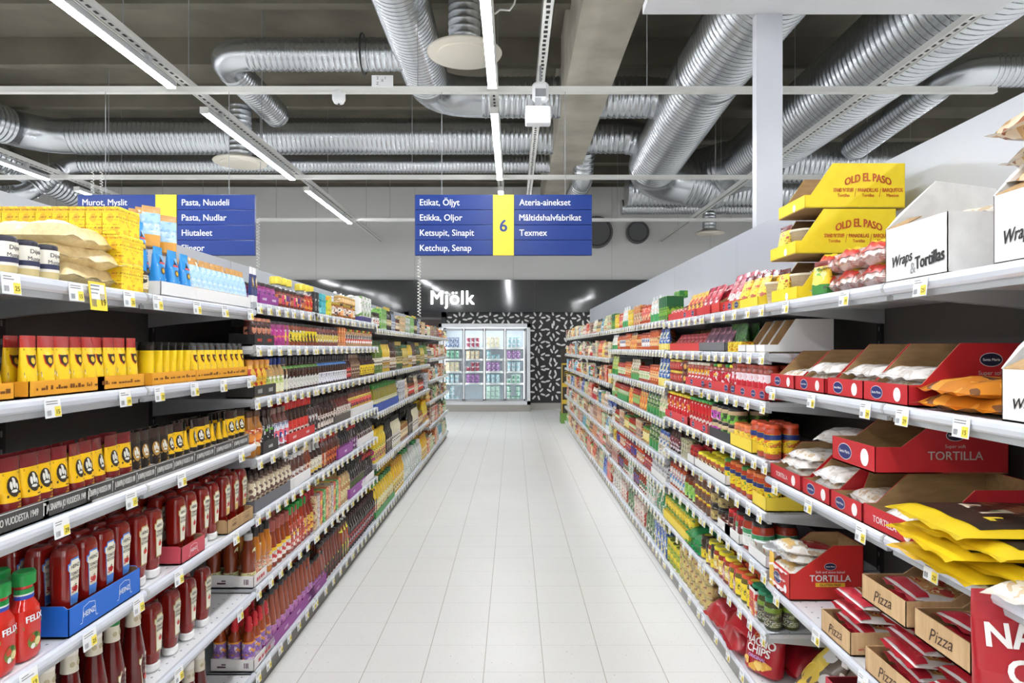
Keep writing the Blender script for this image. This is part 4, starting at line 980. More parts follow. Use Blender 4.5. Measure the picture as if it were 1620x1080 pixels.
# fourth shelf
run(B2, 3, 406, 420, bottle('sauce_bottle', N, .038, .215, (170, 110, 36), (90, 60, 36), P((236, 150, 70), (240, 230, 210), (196, 70, 30), seed=50), 'curvy', .2, .6), 'amber honey sauce bottle', .076, .076, n=2, rows=2)
HT = tr((50, 48, 50), .06, .06, .13, inner=mat((90, 80, 80), .6), deco=front_text([('HOT SAUCE', .014)], (226, 226, 226), .022, 1))
run(B2, 3, 421, 437, bottle('sauce_bottle', N, .032, .2, (60, 36, 28), (70, 50, 44), P((40, 40, 42), (110, 190, 70), (236, 236, 236), seed=51, big=1.3), 'sauce', .04, .62, words=[('HH', .02)], ink=(240, 240, 240)), 'black bottle with green label', .064, .064, n=3, tray=HT, per=3, tdesc='black tray of green-labelled bottles', rows=2)
run(B2, 3, 438, 459, bottle('sauce_bottle', N, .031, .2, (120, 70, 60), (150, 120, 110), P((226, 234, 244), (40, 60, 130), (236, 110, 130), seed=52, big=1.3), 'sauce', .06, .62, words=[('HH', .02)], ink=(30, 50, 120)), 'pale blue labelled bottle', .062, .062, n=4, rows=2)
RTR = tr((214, 44, 44), .05, .055, .13, inner=mat((190, 40, 40), .6), deco=front_text([('SOY', .014)], (240, 220, 220), .018, 1))
run(B2, 3, 461, 495, bottle('soy_bottle', N, .029, .215, (50, 28, 24), (206, 36, 34), P((214, 60, 50), (226, 220, 214), (60, 30, 28), seed=53), 'cone', .1, .5, .80, caps=1.5), 'dark soy bottle with broad red cap', .062, .062, n=7, tray=RTR, per=4, tdesc='red tray of red-capped soy bottles', rows=2)
run(B2, 3, 496, 509, bottle('soy_bottle', N, .03, .2, (44, 38, 38), (40, 36, 36), P((60, 56, 56), (206, 206, 206), (150, 60, 50), seed=54, big=.6), 'sauce', .05, .75), 'black bottle with fine white lattice', .06, .06, n=4)
run(B2, 3, 510, 532, bottle('soy_bottle', N, .029, .19, (58, 30, 26), (52, 44, 42), P((216, 206, 196), (90, 50, 44), (60, 40, 36), seed=55), 'wine', .06, .46), 'brown bottle with beige label', .058, .058, n=7, rows=2)
BRT = tr((92, 84, 76), .05, .055, .12, inner=mat((80, 72, 66), .6))
run(B2, 3, 533, 557, bottle('soy_bottle', False, .029, .18, (110, 34, 30), (60, 40, 38), P((226, 220, 210), (70, 60, 54), (140, 60, 50), seed=56), 'wine', .2, .55), 'red-brown bottle in taupe tray', .058, .058, n=8, tray=BRT, per=4, tdesc='taupe tray of red-brown bottles', rows=2)
WT2 = tr((238, 238, 238), .06, .06, .13, inner=mat((226, 226, 222), .6))
run(B2, 3, 558, 593, bottle('soy_bottle', False, .027, .19, (120, 60, 40), (60, 40, 36), P((226, 196, 90), (220, 90, 90), (50, 44, 60), seed=57), 'slim', .15, .7), 'striped-label bottle in white tray', .056, .056, n=13, tray=WT2, per=7, tdesc='white tray of striped-label bottles', rows=2)
# fifth shelf
GT = tr((104, 104, 112), .055, .06, .16, inner=mat((90, 90, 96), .6))
run(B2, 4, 408, 463, bottle('sauce_bottle', N, .026, .165, (80, 50, 40), (70, 56, 50), P((206, 190, 160), (230, 222, 200), (110, 80, 70), seed=60), 'oil', .15, .9), 'brown bottle with cream label in grey tray', .058, .052, n=9, tray=GT, per=3, tdesc='grey tray of cream-labelled bottles', rows=2)
run(B2, 4, 464, 489, bottle('sauce_bottle', N, .032, .17, (96, 56, 48), (236, 234, 232), P((236, 234, 230), (150, 90, 80), (226, 214, 206), seed=61), 'curvy', .04, .5), 'white-capped bottle in white display', .066, .066, n=5, tray=WT2, per=6, tdesc='white tray of white-capped bottles', rows=2)
run(B2, 4, 490, 499, bottle('sauce_bottle', N, .03, .185, (130, 60, 36), (236, 220, 180), P((226, 120, 70), (240, 220, 190), (150, 40, 40), seed=62), 'curvy', .05, .5), 'orange-labelled brown bottle', .06, .06, n=2)
run(B2, 4, 500, 516, bottle('soy_bottle', N, .036, .195, (60, 30, 26), (220, 218, 214), P((240, 236, 220), (236, 200, 70), (230, 226, 210), seed=63), 'wine', .08, .5, .88, neck=(.72, .88, (206, 206, 202))), 'dark bottle with white neck', .074, .074, n=4, rows=2)
run(B2, 4, 517, 537, bottle('soy_bottle', False, .028, .19, (96, 40, 30), (190, 40, 36), P((170, 70, 50), (226, 130, 60), (70, 30, 28), seed=64), 'slim', .05, .5), 'slim red-capped brown bottle', .056, .056, n=7, rows=2)
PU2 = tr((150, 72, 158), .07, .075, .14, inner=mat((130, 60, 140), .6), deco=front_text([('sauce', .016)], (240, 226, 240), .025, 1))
run(B2, 4, 538, 556, bottle('soy_bottle', False, .028, .19, (38, 32, 36), (34, 34, 36), P((150, 70, 150), (200, 140, 200), (60, 40, 66), seed=65), 'wine', .05, .4), 'black bottle in violet tray', .056, .056, n=7, tray=PU2, per=7, tdesc='violet tray of black bottles', rows=2)
run(B2, 4, 557, 568, bottle('soy_bottle', False, .034, .18, (50, 34, 38), (200, 44, 40), P((120, 60, 120), (60, 40, 60), (220, 210, 220), seed=66), 'sauce', .05, .5), 'red-capped dark bottle', .068, .068, n=4, rows=2)
run(B2, 4, 569, 593, bottle('soy_bottle', False, .03, .185, (44, 38, 36), (40, 40, 40), P((210, 200, 196), (60, 50, 50), (170, 60, 60), seed=67), 'wine', .1, .5), 'dark bottle in low white tray', .06, .06, n=9, tray=WT2, per=5, tdesc='low white tray of dark bottles', rows=2)
# sixth shelf
def pomi(k, w, d, hf, hb):
    b = k.part('lettering'); m = mat((200, 70, 80), .5); n_ = mat((90, 60, 76), .5); x = -w / 2 - .001
    for q, (a, c) in enumerate(((-.3, -.18), (-.14, -.05), (0, .14), (.17, .3))): b.quad((w * a, -d / 2 - .001, .02), (w * c, -d / 2 - .001, .02), (w * c, -d / 2 - .001, .036), (w * a, -d / 2 - .001, .036), m)
    for (a, c, z0, z1) in ((.03, .07, .018, .026), (.03, .05, .03, .036), (-.075, -.072, .016, .04), (-.070, -.065, .016, .04), (-.063, -.061, .016, .04), (-.058, -.054, .016, .04)): b.quad((x, c, z0), (x, a, z0), (x, a, z1), (x, c, z1), n_)
PT = tr((236, 232, 230), .055, .06, .2, inner=mat((210, 204, 198), .6), deco=pomi)
run(B2, 5, 399, 416, bottle('sauce_bottle', N, .036, .235, (126, 52, 26), (206, 206, 204), P((226, 220, 160), (200, 70, 50), (236, 232, 200), seed=70), 'curvy', .04, .26, .88, disc=(.66, .018, (226, 226, 170))), 'brown sauce bottle with round pale sticker', .074, .074, n=2, tray=PT, per=4, tdesc='white tray of round-stickered bottles', rows=3)
run(B2, 5, 417, 433, bottle('sauce_bottle', N, .03, .25, (196, 118, 30), (50, 46, 44), P((226, 210, 190), (230, 170, 140), (200, 110, 40), seed=71), 'curvy', .12, .4, .84), 'tall amber sauce bottle', .062, .062, n=3, rows=2)
run(B2, 5, 434, 466, bottle('sauce_bottle', N, .031, .23, (150, 60, 24), (176, 90, 80), P((240, 232, 226), (206, 60, 66), (236, 200, 200), seed=72), 'cone', .1, .42, .76, caps=1.25, band=(240, 200, 40)), 'orange sauce bottle with yellow and white label', .064, .064, n=7, rows=2)
run(B2, 5, 467, 487, bottle('sauce_bottle', N, .03, .24, (170, 50, 24), (30, 150, 60), P((196, 80, 60), (236, 200, 190), (150, 40, 30), seed=73, big=.6), 'cone', .05, .6, .82), 'red chili bottle with green cap', .062, .062, n=5, rows=2)
run(B2, 5, 488, 502, bottle('sauce_bottle', N, .031, .25, (140, 40, 30), (170, 44, 50), P((240, 196, 80), (230, 150, 60), (200, 60, 40), seed=74), 'sauce', .12, .5, .8), 'red-capped bottle with yellow label', .064, .064, n=4, rows=2)
CB = [carton('noodle_carton', N, .058, .2, .205, P(a, b_, c, seed=75 + k)) for k, (a, b_, c) in enumerate((((226, 206, 160), (200, 170, 120), (150, 50, 50)), ((206, 204, 200), (230, 226, 220), (150, 100, 110)), ((226, 70, 90), (250, 220, 70), (240, 160, 60)), ((60, 170, 80), (150, 210, 120), (236, 236, 200)), ((232, 150, 100), (240, 190, 140), (220, 90, 60))))]
run(B2, 5, 503, 545, CB, 'slim upright meal carton', .058, .2, n=10)
run(B2, 5, 546, 556, bottle('soy_bottle', False, .03, .24, (200, 170, 120), (50, 44, 40), P((230, 220, 170), (190, 150, 90), (150, 60, 50), seed=81), 'slim', .1, .6), 'cream slim bottle', .06, .06, n=4, rows=2)
run(B2, 5, 557, 575, bottle('soy_bottle', False, .03, .24, (34, 32, 34), (36, 40, 36), P((90, 110, 60), (160, 80, 160), (40, 40, 40), seed=82), 'wine', .1, .5), 'tall black bottle in violet tray', .06, .06, n=8, tray=PU2, per=4, tdesc='violet tray of tall black bottles', rows=2)
run(B2, 5, 576, 593, bottle('soy_bottle', False, .03, .22, (44, 36, 34), (190, 60, 60), P((60, 50, 60), (200, 90, 90), (226, 220, 226), seed=83), 'wine', .1, .5), 'dark bottle with red cap', .06, .06, n=7, tray=WT2, per=7, tdesc='white tray of red-capped dark bottles', rows=2)
# bottom shelf
SR = P((150, 110, 190), (226, 214, 236), (236, 160, 60), seed=90)
def sriracha():
    k = Pack('sauce_bottle', 'bottle', True); b = k.part('bottle_body'); r = .029; g = G((150, 60, 22))
    b.lathe([(r * .94, 0), (r, .008), (r, .13), (r * .96, .145), (r * .7, .16), (r * .55, .17)], g, 20)
    b = k.part('cap'); c = mat((206, 34, 46), .3); b.lathe([(.016, .17), (.018, .175), (.018, .196), (.013, .202), (.0155, .21), (.014, .228), (.006, .238)], c, 16)
    b = k.part('paper_label'); b.lathe([(r + .0007, .02), (r + .0007, .122)], SR, 20, caps=False); b.lathe([(r + .001, .12), (r + .001, .127)], mat((236, 150, 40), .4), 20, caps=False)
    return k.done()
run('L2', 6, 406, 424, sriracha(), 'orange chili bottle with red nozzle cap', .06, .06, n=4, tray=PT, per=4, tdesc='white tray of red-nozzled bottles', rows=3)
SCH = bottle('chili_bottle', N, .03, .27, (146, 64, 34), (40, 40, 40), P((206, 140, 196), (226, 190, 220), (180, 100, 180), seed=91), 'cone', .02, .34, .9)
PU3 = tr((150, 62, 150), .06, .065, .15, inner=mat((120, 50, 120), .6), deco=front_text([('chili', .014)], (230, 200, 230), .02, 1))
run('L2', 6, 425, 492, SCH, 'sweet chili bottle with pink label', .062, .06, n=12, tray=PU3, per=3, tdesc='violet tray of sweet chili bottles', rows=2)
run('L2', 6, 493, 512, bottle('chili_bottle', N, .027, .2, (140, 60, 40), (40, 40, 40), P((206, 150, 200), (226, 190, 220), (160, 90, 170), seed=92), 'cone', .05, .36, .9), 'short chili bottle with pink label', .056, .054, n=6, tray=PU3, per=6, tdesc='violet tray of short chili bottles', rows=2)
run('L2', 6, 513, 545, bottle('chili_bottle', False, .029, .26, (120, 50, 30), (60, 50, 46), P((60, 50, 46), (236, 210, 60), (150, 60, 50), seed=93), 'cone', .05, .36, .9), 'brown chili bottle with yellow stripe', .06, .058, n=11, rows=2)
run('L2', 6, 546, 556, bottle('chili_bottle', False, .034, .27, (160, 70, 30), (236, 236, 230), P((226, 230, 60), (180, 200, 60), (240, 240, 190), seed=94), 'slim', .05, .4, .9, neck=(.7, .86, (226, 230, 60))), 'orange bottle with lime label', .07, .068, n=3, rows=2)
run('L2', 6, 557, 594, bottle('chili_bottle', False, .03, .25, (38, 32, 32), (70, 40, 40), P((60, 50, 56), (200, 200, 210), (190, 60, 60), seed=95), 'wine', .05, .5), 'black bottle with pale label', .06, .06, n=16, rows=2)
# ------------------------------------------------------------------ further bays: goods in runs along each shelf
def seq(bay, i, items, rows=1, y0=None, y1=None, split=True):
    """items: (pack or packs, description, width, depth, how many, options); stretched evenly over the shelf length"""
    if split and bay in ('L3', 'R3'):
        one, two = [], []
        for it in items:
            if it[4] < 5 or 'tray' in (it[5] if len(it) > 5 else {}): (one if len(one) <= len(two) else two).append(it); continue
            a = it[4] // 2
            one.append((it[0], it[1] + ', near-group', it[2], it[3], it[4] - a, *it[5:])); two.append((it[0], it[1] + ', far-group', it[2], it[3], a, *it[5:]))
        items = one + two[1:] + two[:1]
    B = BAYS[bay]; ya, yb = (y0 or B['y'][0]) + .02, (y1 or B['y'][-1]) - .02
    tot = sum(it[2] * it[4] for it in items) + .012 * len(items); k = min(1.25, (yb - ya) / tot); y = ya; xf = abs(SIDE[bay[0]]['xf']) * FPX
    for it in items:
        L = it[2] * it[4] * k; o = dict(it[5]) if len(it) > 5 else {}
        rw = o.pop('rows', rows); sgn = -1 if bay[0] == 'L' else 1
        a, c = CX + sgn * xf / y, CX + sgn * xf / (y + L)
        run(bay, i, a, c, it[0], it[1], it[2], it[3], rows=rw, n=it[4] if k >= .97 else max(1, int(it[4] * k)), gap=it[2] * max(0, k - 1) * .9 if k < 1.2 else .004, **o)
        y += L + .012 * k
def fb(name, shape, glass, cap, a, b_, c, seed, r=.033, h=.26, **kw): return bottle(name, False, r, h, glass, cap, P(a, b_, c, seed=seed), shape, **kw)
def fj(name, lid, glass, a, b_, c, seed, r=.036, h=.12, **kw): return jar(name, False, r, h, glass, lid, P(a, b_, c, seed=seed), **kw)
def fp(name, a, b_, c, seed, top=None, base=None, w=.11, h=.17, d=.05, **kw): return pouch(name, False, w, d, h, P(a, b_, c, seed=seed), top, base, **kw)
def fc(name, a, b_, c, seed, w=.09, h=.16, d=.12, **kw): return carton(name, False, w, d, h, P(a, b_, c, seed=seed), **kw)
WT = tr((238, 238, 236), .06, .06, .14, near=False); BT = tr((44, 84, 180), .075, .08, .14, inner=mat((40, 70, 150), .6), near=False); GTR = tr((60, 150, 80), .06, .065, .14, near=False); RT = tr((206, 50, 44), .05, .055, .14, near=False); YTR = tr((244, 214, 60), .05, .055, .14, near=False)
# third left bay
seq('L3', 0, [(fj('olive_jar', (40, 40, 40), (70, 60, 40), (236, 236, 230), (120, 80, 60), (190, 60, 50), 100, .036, .14), 'black-lidded jar with white label', .075, .075, 6),
    (fc('oil_carton', (150, 206, 110), (226, 236, 220), (90, 160, 70), 101, .08, .19), 'lime green carton', .085, .12, 6), (fb('vinegar_bottle', 'slim', (40, 40, 36), (190, 160, 60), (226, 214, 170), (60, 50, 40), (150, 110, 60), 102, .03, .22), 'black vinegar bottle with gold cap', .065, .06, 8),
    (fb('vinegar_bottle', 'slim', (120, 130, 150), (40, 40, 44), (200, 204, 214), (60, 60, 70), (120, 130, 150), 103, .03, .2), 'grey vinegar bottle', .065, .06, 6), (fj('olive_jar', (60, 40, 36), (110, 60, 50), (226, 200, 160), (90, 50, 40), (240, 236, 230), 104, .034, .13), 'brown tapenade jar', .072, .07, 5),
    (fc('rice_carton', (232, 190, 140), (240, 226, 200), (90, 150, 80), 105, .1, .17), 'peach carton with green print', .105, .12, 6), (fc('rice_carton', (226, 226, 220), (110, 170, 90), (60, 60, 60), 106, .1, .17), 'pale carton with green print', .105, .12, 3)], 2)
seq('L3', 1, [(fb('oil_bottle', 'slim', (90, 120, 40), (60, 90, 40), (236, 232, 214), (110, 150, 80), (60, 60, 50), 110, .03, .29), 'green olive oil bottle', .066, .06, 9), (fb('oil_bottle', 'slim', (214, 180, 60), (40, 40, 40), (240, 236, 226), (196, 150, 60), (70, 50, 40), 111, .03, .30), 'white-labelled golden oil bottle', .066, .06, 9),
    (fb('oil_bottle', 'slim', (70, 40, 26), (60, 40, 30), (236, 230, 220), (130, 80, 50), (190, 150, 90), 112, .03, .28), 'brown oil bottle', .066, .06, 9), (fb('oil_bottle', 'wine', (60, 76, 40), (200, 170, 70), (220, 200, 130), (70, 100, 60), (40, 40, 40), 113, .033, .29), 'dark green oil bottle with gold cap', .07, .066, 10),
    (fb('oil_bottle', 'oil', (196, 176, 80), (60, 110, 60), (226, 210, 150), (60, 60, 70), (200, 120, 70), 114, .034, .26), 'pale oil bottle with green cap', .072, .068, 10)], 1)
seq('L3', 2, [(fb('oil_bottle', 'oil', (150, 140, 50), (70, 150, 60), (240, 236, 180), (226, 220, 120), (240, 240, 226), 120, .034, .23), 'olive oil bottle with leaf-green cap', .07, .068, 14, dict(tray=BT, per=5, tdesc='blue tray of green-capped olive oils')), (fc('oil_carton', (230, 230, 232), (190, 190, 200), (60, 60, 100), 121, .075, .22), 'white slim carton', .08, .1, 8),
    (fp('nut_pouch', (240, 230, 200), (226, 206, 160), (200, 60, 50), 122, (236, 226, 190), None, .09, .22), 'cream pouch', .095, .05, 6), (fj('olive_jar', (60, 50, 44), (120, 60, 40), (220, 70, 50), (240, 230, 220), (60, 40, 40), 123, .036, .17), 'red-labelled olive jar', .076, .072, 10)], 2)
seq('L3', 3, [(fb('oil_bottle', 'oil', (226, 196, 50), (236, 196, 40), (240, 226, 120), (190, 60, 120), (120, 180, 70), 130, .04, .28), 'yellow-capped cooking oil bottle', .082, .08, 11), (fb('vinegar_bottle', 'wine', (34, 34, 34), (40, 40, 40), (60, 60, 56), (206, 200, 190), (90, 80, 60), 131, .036, .3), 'black balsamic bottle', .076, .072, 8),
    (fb('vinegar_bottle', 'slim', (226, 220, 190), (40, 40, 40), (240, 238, 232), (180, 170, 140), (60, 60, 60), 132, .035, .31), 'clear vinegar bottle with white label', .074, .07, 12), (fj('olive_jar', (150, 120, 60), (150, 100, 60), (230, 210, 170), (120, 80, 50), (60, 50, 40), 133, .045, .18), 'tan olive jar', .094, .09, 9)], 2)
seq('L3', 4, [(fb('oil_bottle', 'oil', (222, 186, 44), (60, 130, 60), (240, 232, 190), (226, 190, 60), (120, 160, 90), 140, .044, .30), 'large yellow oil bottle with green cap', .092, .09, 9, dict(tray=GTR, per=3, tdesc='green tray of large yellow oils')), (fb('oil_bottle', 'oil', (226, 180, 40), (206, 150, 40), (236, 214, 120), (240, 236, 220), (190, 130, 40), 141, .046, .32), 'large golden oil bottle', .096, .094, 11),
    (fb('vinegar_bottle', 'sauce', (206, 216, 208), (60, 140, 80), (226, 232, 228), (150, 180, 150), (240, 240, 240), 142, .065, .33), 'green-capped clear vinegar jug', .135, .13, 5), (fb('vinegar_bottle', 'oil', (220, 222, 220), (240, 240, 240), (240, 240, 238), (160, 180, 160), (200, 206, 200), 143, .05, .3), 'white-capped clear vinegar bottle', .104, .1, 5)], 2)
# far left bay: rice, pasta and grain packs
r4 = random.Random(41)
PAL = [((206, 220, 170), (226, 120, 60), (240, 240, 220), 'pale lime'), ((246, 236, 226), (200, 40, 50), (90, 150, 70), 'white and red'), ((120, 50, 60), (226, 180, 90), (240, 226, 206), 'wine red'), ((60, 60, 66), (214, 180, 110), (236, 236, 230), 'charcoal'), ((120, 180, 200), (240, 244, 246), (60, 110, 150), 'light blue'), ((240, 226, 196), (110, 160, 90), (236, 200, 150), 'cream and green'), ((214, 60, 54), (240, 226, 200), (236, 170, 90), 'red and cream'), ((236, 160, 110), (240, 220, 190), (196, 80, 50), 'apricot'), ((60, 140, 80), (220, 230, 200), (236, 226, 190), 'green'), ((240, 206, 80), (230, 150, 60), (240, 240, 220), 'yellow'), ((50, 70, 160), (120, 150, 210), (236, 236, 240), 'blue'), ((232, 232, 224), (206, 190, 160), (150, 100, 70), 'white and tan'), ((160, 90, 60), (226, 190, 140), (240, 230, 210), 'brown')]
def pal_item(k, names, r, h, seed):
    a, b_, c, w = PAL[k]; nm = r.choice(names); kind = r.random()
    hh = h * r.uniform(.75, 1)
    if kind < .45: return (fp(nm + '_pouch', a, b_, c, seed, a if r.random() < .6 else b_, None if r.random() < .5 else b_, .11, hh, .06), f'{w} {nm} pouch', .115, .06)
    if kind < .8: return (fc(nm + '_carton', a, b_, c, seed, .1, hh, .1), f'{w} {nm} carton', .105, .1)
    return (fj(nm + '_jar', b_, c, a, b_, c, seed, .04, min(hh, .15)), f'{w} {nm} jar', .084, .08)
def wild(bay, i, names, r, h, per, order=None, rows=1):
    L = BAYS[bay]['y'][-1] - BAYS[bay]['y'][0] - .04; its, used, t0, j = [], set(), 0, 0
    ks = order or list(range(len(PAL)))
    while t0 < L * .98 and j < 200:
        p, dsc, w, d = pal_item(ks[j % len(ks)] if r.random() < .6 else r.randrange(len(PAL)), names, r, h, i * 10 + j + 200); j += 1
        if dsc in used: continue
        used.add(dsc); n = r.choice((2, 2, 3, 3, 4)); its.append((p, dsc, w, d, n)); t0 += w * n + .012
    seq(bay, i, its, rows)
for i, (o, h) in enumerate((([0, 2, 3, 5, 6], .17), ([0, 1, 6, 2], .22), ([0, 7, 1, 5, 4], .21), ([3, 2, 7, 5, 6], .2), ([6, 7, 1, 4, 3], .26), ([4, 0, 3, 2, 1], .27))):
    wild('L4', i, ['rice', 'grain', 'pasta', 'lentil', 'bean'], r4, h, 5, o, 2 if i > 2 else 1)
# ------------------------------------------------------------------ RIGHT SIDE, near bay
RED = (196, 40, 48); NAVY = mat((36, 44, 110), .4); SILV = mat((206, 196, 190), .5)
def oval(b, P3, cx, cz, s, ink=NAVY, word='Santa Maria', dirs=None):
    """a blue oval with a white rim; P3(a, z, lift) maps the panel to space"""
    b.poly([P3(cx + 1.72 * s * math.cos(t) * 1.06, cz + s * math.sin(t) * 1.1, .0008) for t in [2 * PI * k / 20 for k in range(20)]], mat((226, 226, 232), .4))
    b.poly([P3(cx + 1.72 * s * math.cos(t), cz + s * math.sin(t), .0012) for t in [2 * PI * k / 20 for k in range(20)]], ink)
    b.text(word, (0, 0, 0), (1, 0, 0), (0, 0, 1), s * .42, WHITE, bold=.02, warp=lambda a, c: P3(cx + a, cz - s * .18 + c, .0018), fit=s * 2.7)
def santa(sides=True, rep=2, big='TORTILLA', small='Super soft', words=None, dark=False):
    def f(k, w, d, hf, hb):
        b = k.part('logo'); F = lambda a, z, l: (a, -d / 2 - l, z); b9 = k.part('round_badge')
        for r in range(rep):
            u = w / rep; c0 = -w / 2 + u * r
            if words: b.text(words, (c0 + u * .4, -d / 2 - .001, hf * .35), (1, 0, 0), (0, 0, 1), hf * .3, mat((240, 226, 226), .5), bold=.02, fit=u * .6)
            else: oval(b, F, c0 + u * .32, hf * .5, min(hf * .3, u * .16))
            b9.poly([F(c0 + u * .78 + min(hf * .3, u * .14) * math.cos(t), hf * .5 + min(hf * .34, u * .18) * math.sin(t), .001) for t in [2 * PI * q / 16 for q in range(16)]], mat((244, 236, 236), .4))
        if sides:
            b = k.part('side_lettering'); S_ = lambda a, z, l: (w / 2 + l, a, z)
            oval(b, S_, d * .10, hb * .74, hb * .10, mat((34, 34, 60), .4))
            b.text(small, (0, 0, 0), (1, 0, 0), (0, 0, 1), hb * .07, SILV, warp=lambda a, c: S_(d * .10 + a, hb * .5 + c, .001))
            b.text(big, (0, 0, 0), (1, 0, 0), (0, 0, 1), hb * .17, SILV, bold=.008, warp=lambda a, c: S_(d * .10 + a, hb * .27 + c, .001), fit=d * .62)
    return f
FILM = printed((226, 222, 218), (238, 236, 234), (206, 198, 192), (170, 160, 158), 301, .12, big=1.5, text=True)
FILM2 = printed((230, 224, 212), (240, 238, 234), (212, 190, 160), (160, 140, 120), 302, .12, big=1.2, text=False)
for q in (FILM, FILM2): t = NT(q); t.bump(t.noise(t.obj(), 70, 2), .5, .006)
BREAD = noisy((206, 160, 104), (160, 110, 60), 40, .3, key='bread')
TPK = pillow('tortilla_pack', True, .2, .24, .045, FILM, (232, 230, 228), 'packet', 5); TPK2 = pillow('tortilla_pack', True, .19, .22, .04, FILM2, (234, 230, 226), 'packet', 8)
def packs_in(bay, i, y, n, desc, lift=.006, back=.17, a=0, pk=None, step=.028):
    S = SIDE['R']
    for k in range(n):
        place((pk or (TPK, TPK2)[k % 2]), (S['xf'] + back + rj.uniform(-.015, .015), y + rj.uniform(-.004, .004), BAYS[bay]['z'][i] + lift + k * step), S['rz'] + a + rj.uniform(-.12, .12), uniq((f'{("bottom", "second", "third", "fourth", "fifth", "sixth")[k]} ' if n > 1 else '') + desc), desc)
# top shelf: yellow boxes
YELB = noisy((250, 222, 40), (246, 216, 34), 30, .5, key='yellowbox')
def paso(k, w, d, hf, hb):
    R_ = mat((196, 84, 34), .5); b = k.part('side_lettering'); S_ = lambda a, z, l: (w / 2 + l, a, z); c0 = d * .13
    arc = lambda a, c: S_(c0 + a, hb * .60 + c * (1 - .9 * abs(a) / .09 * .2) - 2.2 * a * a, .001)
    b.text('OLD EL PASO', (0, 0, 0), (1, 0, 0), (0, 0, 1), hb * .19, R_, bold=.03, warp=arc, fit=d * .46)
    for q, (u, v) in enumerate((("STAND 'N' STUFF", 'Tortillas'), ('PANADILLAS', 'Tortillas'), ('BARQUITOS', 'Mexico'))):
        cx = c0 + (q - 1) * d * .245
        b.text(u, (0, 0, 0), (1, 0, 0), (0, 0, 1), hb * .085, R_, bold=.03, warp=lambda a, c: S_(cx + a, hb * .36 + c, .001), fit=d * .2)
        b.text(v, (0, 0, 0), (1, 0, 0), (0, 0, 1), hb * .07, R_, bold=.02, warp=lambda a, c: S_(cx + a, hb * .25 + c, .001), fit=d * .12)
        if q: b.poly([S_(cx - d * .125 + a, c, .001) for a, c in ((-.004, hb * .25), (-.002, hb * .25), (.004, hb * .44), (.002, hb * .44))], R_)
    b = k.part('lip_flap'); b.poly([(x, -d / 2 - .0008, z) for x, z in disc_pts(w * .12, hf * .35, hf * .3)], mat((236, 236, 226), .5))
PASO = tray('display_box', .25, .385, .05, .172, YELB, KRAFTD, -.22, -.44, paso)
HEADER = pouch('tortilla_pack', True, .09, .05, .13, printed((246, 214, 60), (236, 180, 50), (200, 60, 40), seed=305), (110, 40, 40), None, disc=(246, 226, 80))
for k, dx in enumerate((0, -.005, .03)):
    place(PASO, (1.07 + .02 + .385 / 2 + dx, 2.675, 1.807 + .175 * k), -PI / 2, f'{("lowest", "middle", "topmost")[k]} yellow tortilla display box of the stack on the top shelf', 'stacked yellow display boxes')
STACKB = bowl('tortilla_pack', True, .06, .10, noisy((216, 196, 160), (190, 164, 124), 90, .5, stretch=(.1, .1, 1), key='tortillas'), (226, 214, 190), 'packet')
for k in range(2):
    place(HEADER, (1.125, 2.745 - .01 * k, 1.815 + .175 * k), -PI / 2 + .1, f'yellow tortilla header pack in the {("lowest", "middle")[k]} yellow box', 'yellow header packs')
    place(STACKB, (1.17, 2.65, 1.815 + .175 * k), -PI / 2, f'stack of pale tortilla shells in the {("lowest", "middle")[k]} yellow box', 'stacked tortilla shells')
BWL = printed((216, 196, 190), (236, 226, 222), (200, 150, 140), (190, 120, 110), 306, .12, big=1.6, lines=.006)
BP = pillow('tortilla_bowl_pack', True, .15, .16, .075, BWL, (226, 214, 210), 'packet', 12, dec=[((206, 60, 50), -.9, .9, -.95, -.7), ((246, 214, 60), -.5, .5, -.7, -.3)])
for st in range(2):
    for k in range(3): place(BP, (1.185, 2.06 + .16 * k, 1.808 + .07 * st), -PI / 2 + rj.uniform(-.1, .1), f'{nth(k)} clear tortilla bowl pack, {("lower", "upper")[st]} layer beside the yellow boxes', 'clear tortilla bowl packs')
HP = pouch('tortilla_pack', True, .085, .05, .12, printed((246, 214, 60), (120, 180, 80), (230, 230, 150), seed=307), (120, 44, 40), (60, 140, 60), disc=(246, 226, 90), words=[('Mini', .014)], ink=(60, 130, 50))
place(HP, (1.1, 2.36, 1.808), -PI / 2 + .25, 'yellow mini tortilla header pack in front of the yellow boxes')
WBOX = noisy((236, 235, 233), (226, 225, 223), 20, .6, key='whitecard')
def wraps(k, w, d, hf, hb):
    b = k.part('lettering'); i = mat((36, 34, 36), .5); y = -d / 2 - .001
    b.text('Wraps', (-w * .2, y, hf * .30), (1, 0, .12), (-.0, 0, 1), hf * .20, i, bold=.02, shear=.25, fit=w * .34)
    b.text('&', (-w * .02, y, hf * .10), (1, 0, .08), (0, 0, 1), hf * .2, GREY, fit=.1)
    b.text('Tortillas', (w * .24, y, hf * .20), (1, 0, .1), (0, 0, 1), hf * .22, i, bold=.035, fit=w * .44)
    b = k.part('flap'); W_ = WBOX; x = w / 2
    b.prism([(-x, -d / 2, hf), (-x, d * .42, hf), (-x - .03, d * .36, hf + .13), (-x - .02, -d * .1, hf + .15), (-x - .012, -d * .38, hf + .05)], (-.003, 0, .001), W_)
    b.prism([(-x, d / 2, hf), (x, d / 2, hf), (x * .9, d / 2 + .02, hf + .12), (-x * .95, d / 2 + .02, hf + .13)], (0, .003, 0), W_)
    b = k.part('torn_flap'); b.prism([(-x * .95, -d / 2, hf), (-x * .2, -d / 2, hf), (-x * .35, -d / 2 + .05, hf + .022), (-x * .9, -d / 2 + .06, hf + .03)], (0, 0, .003), KRAFT)
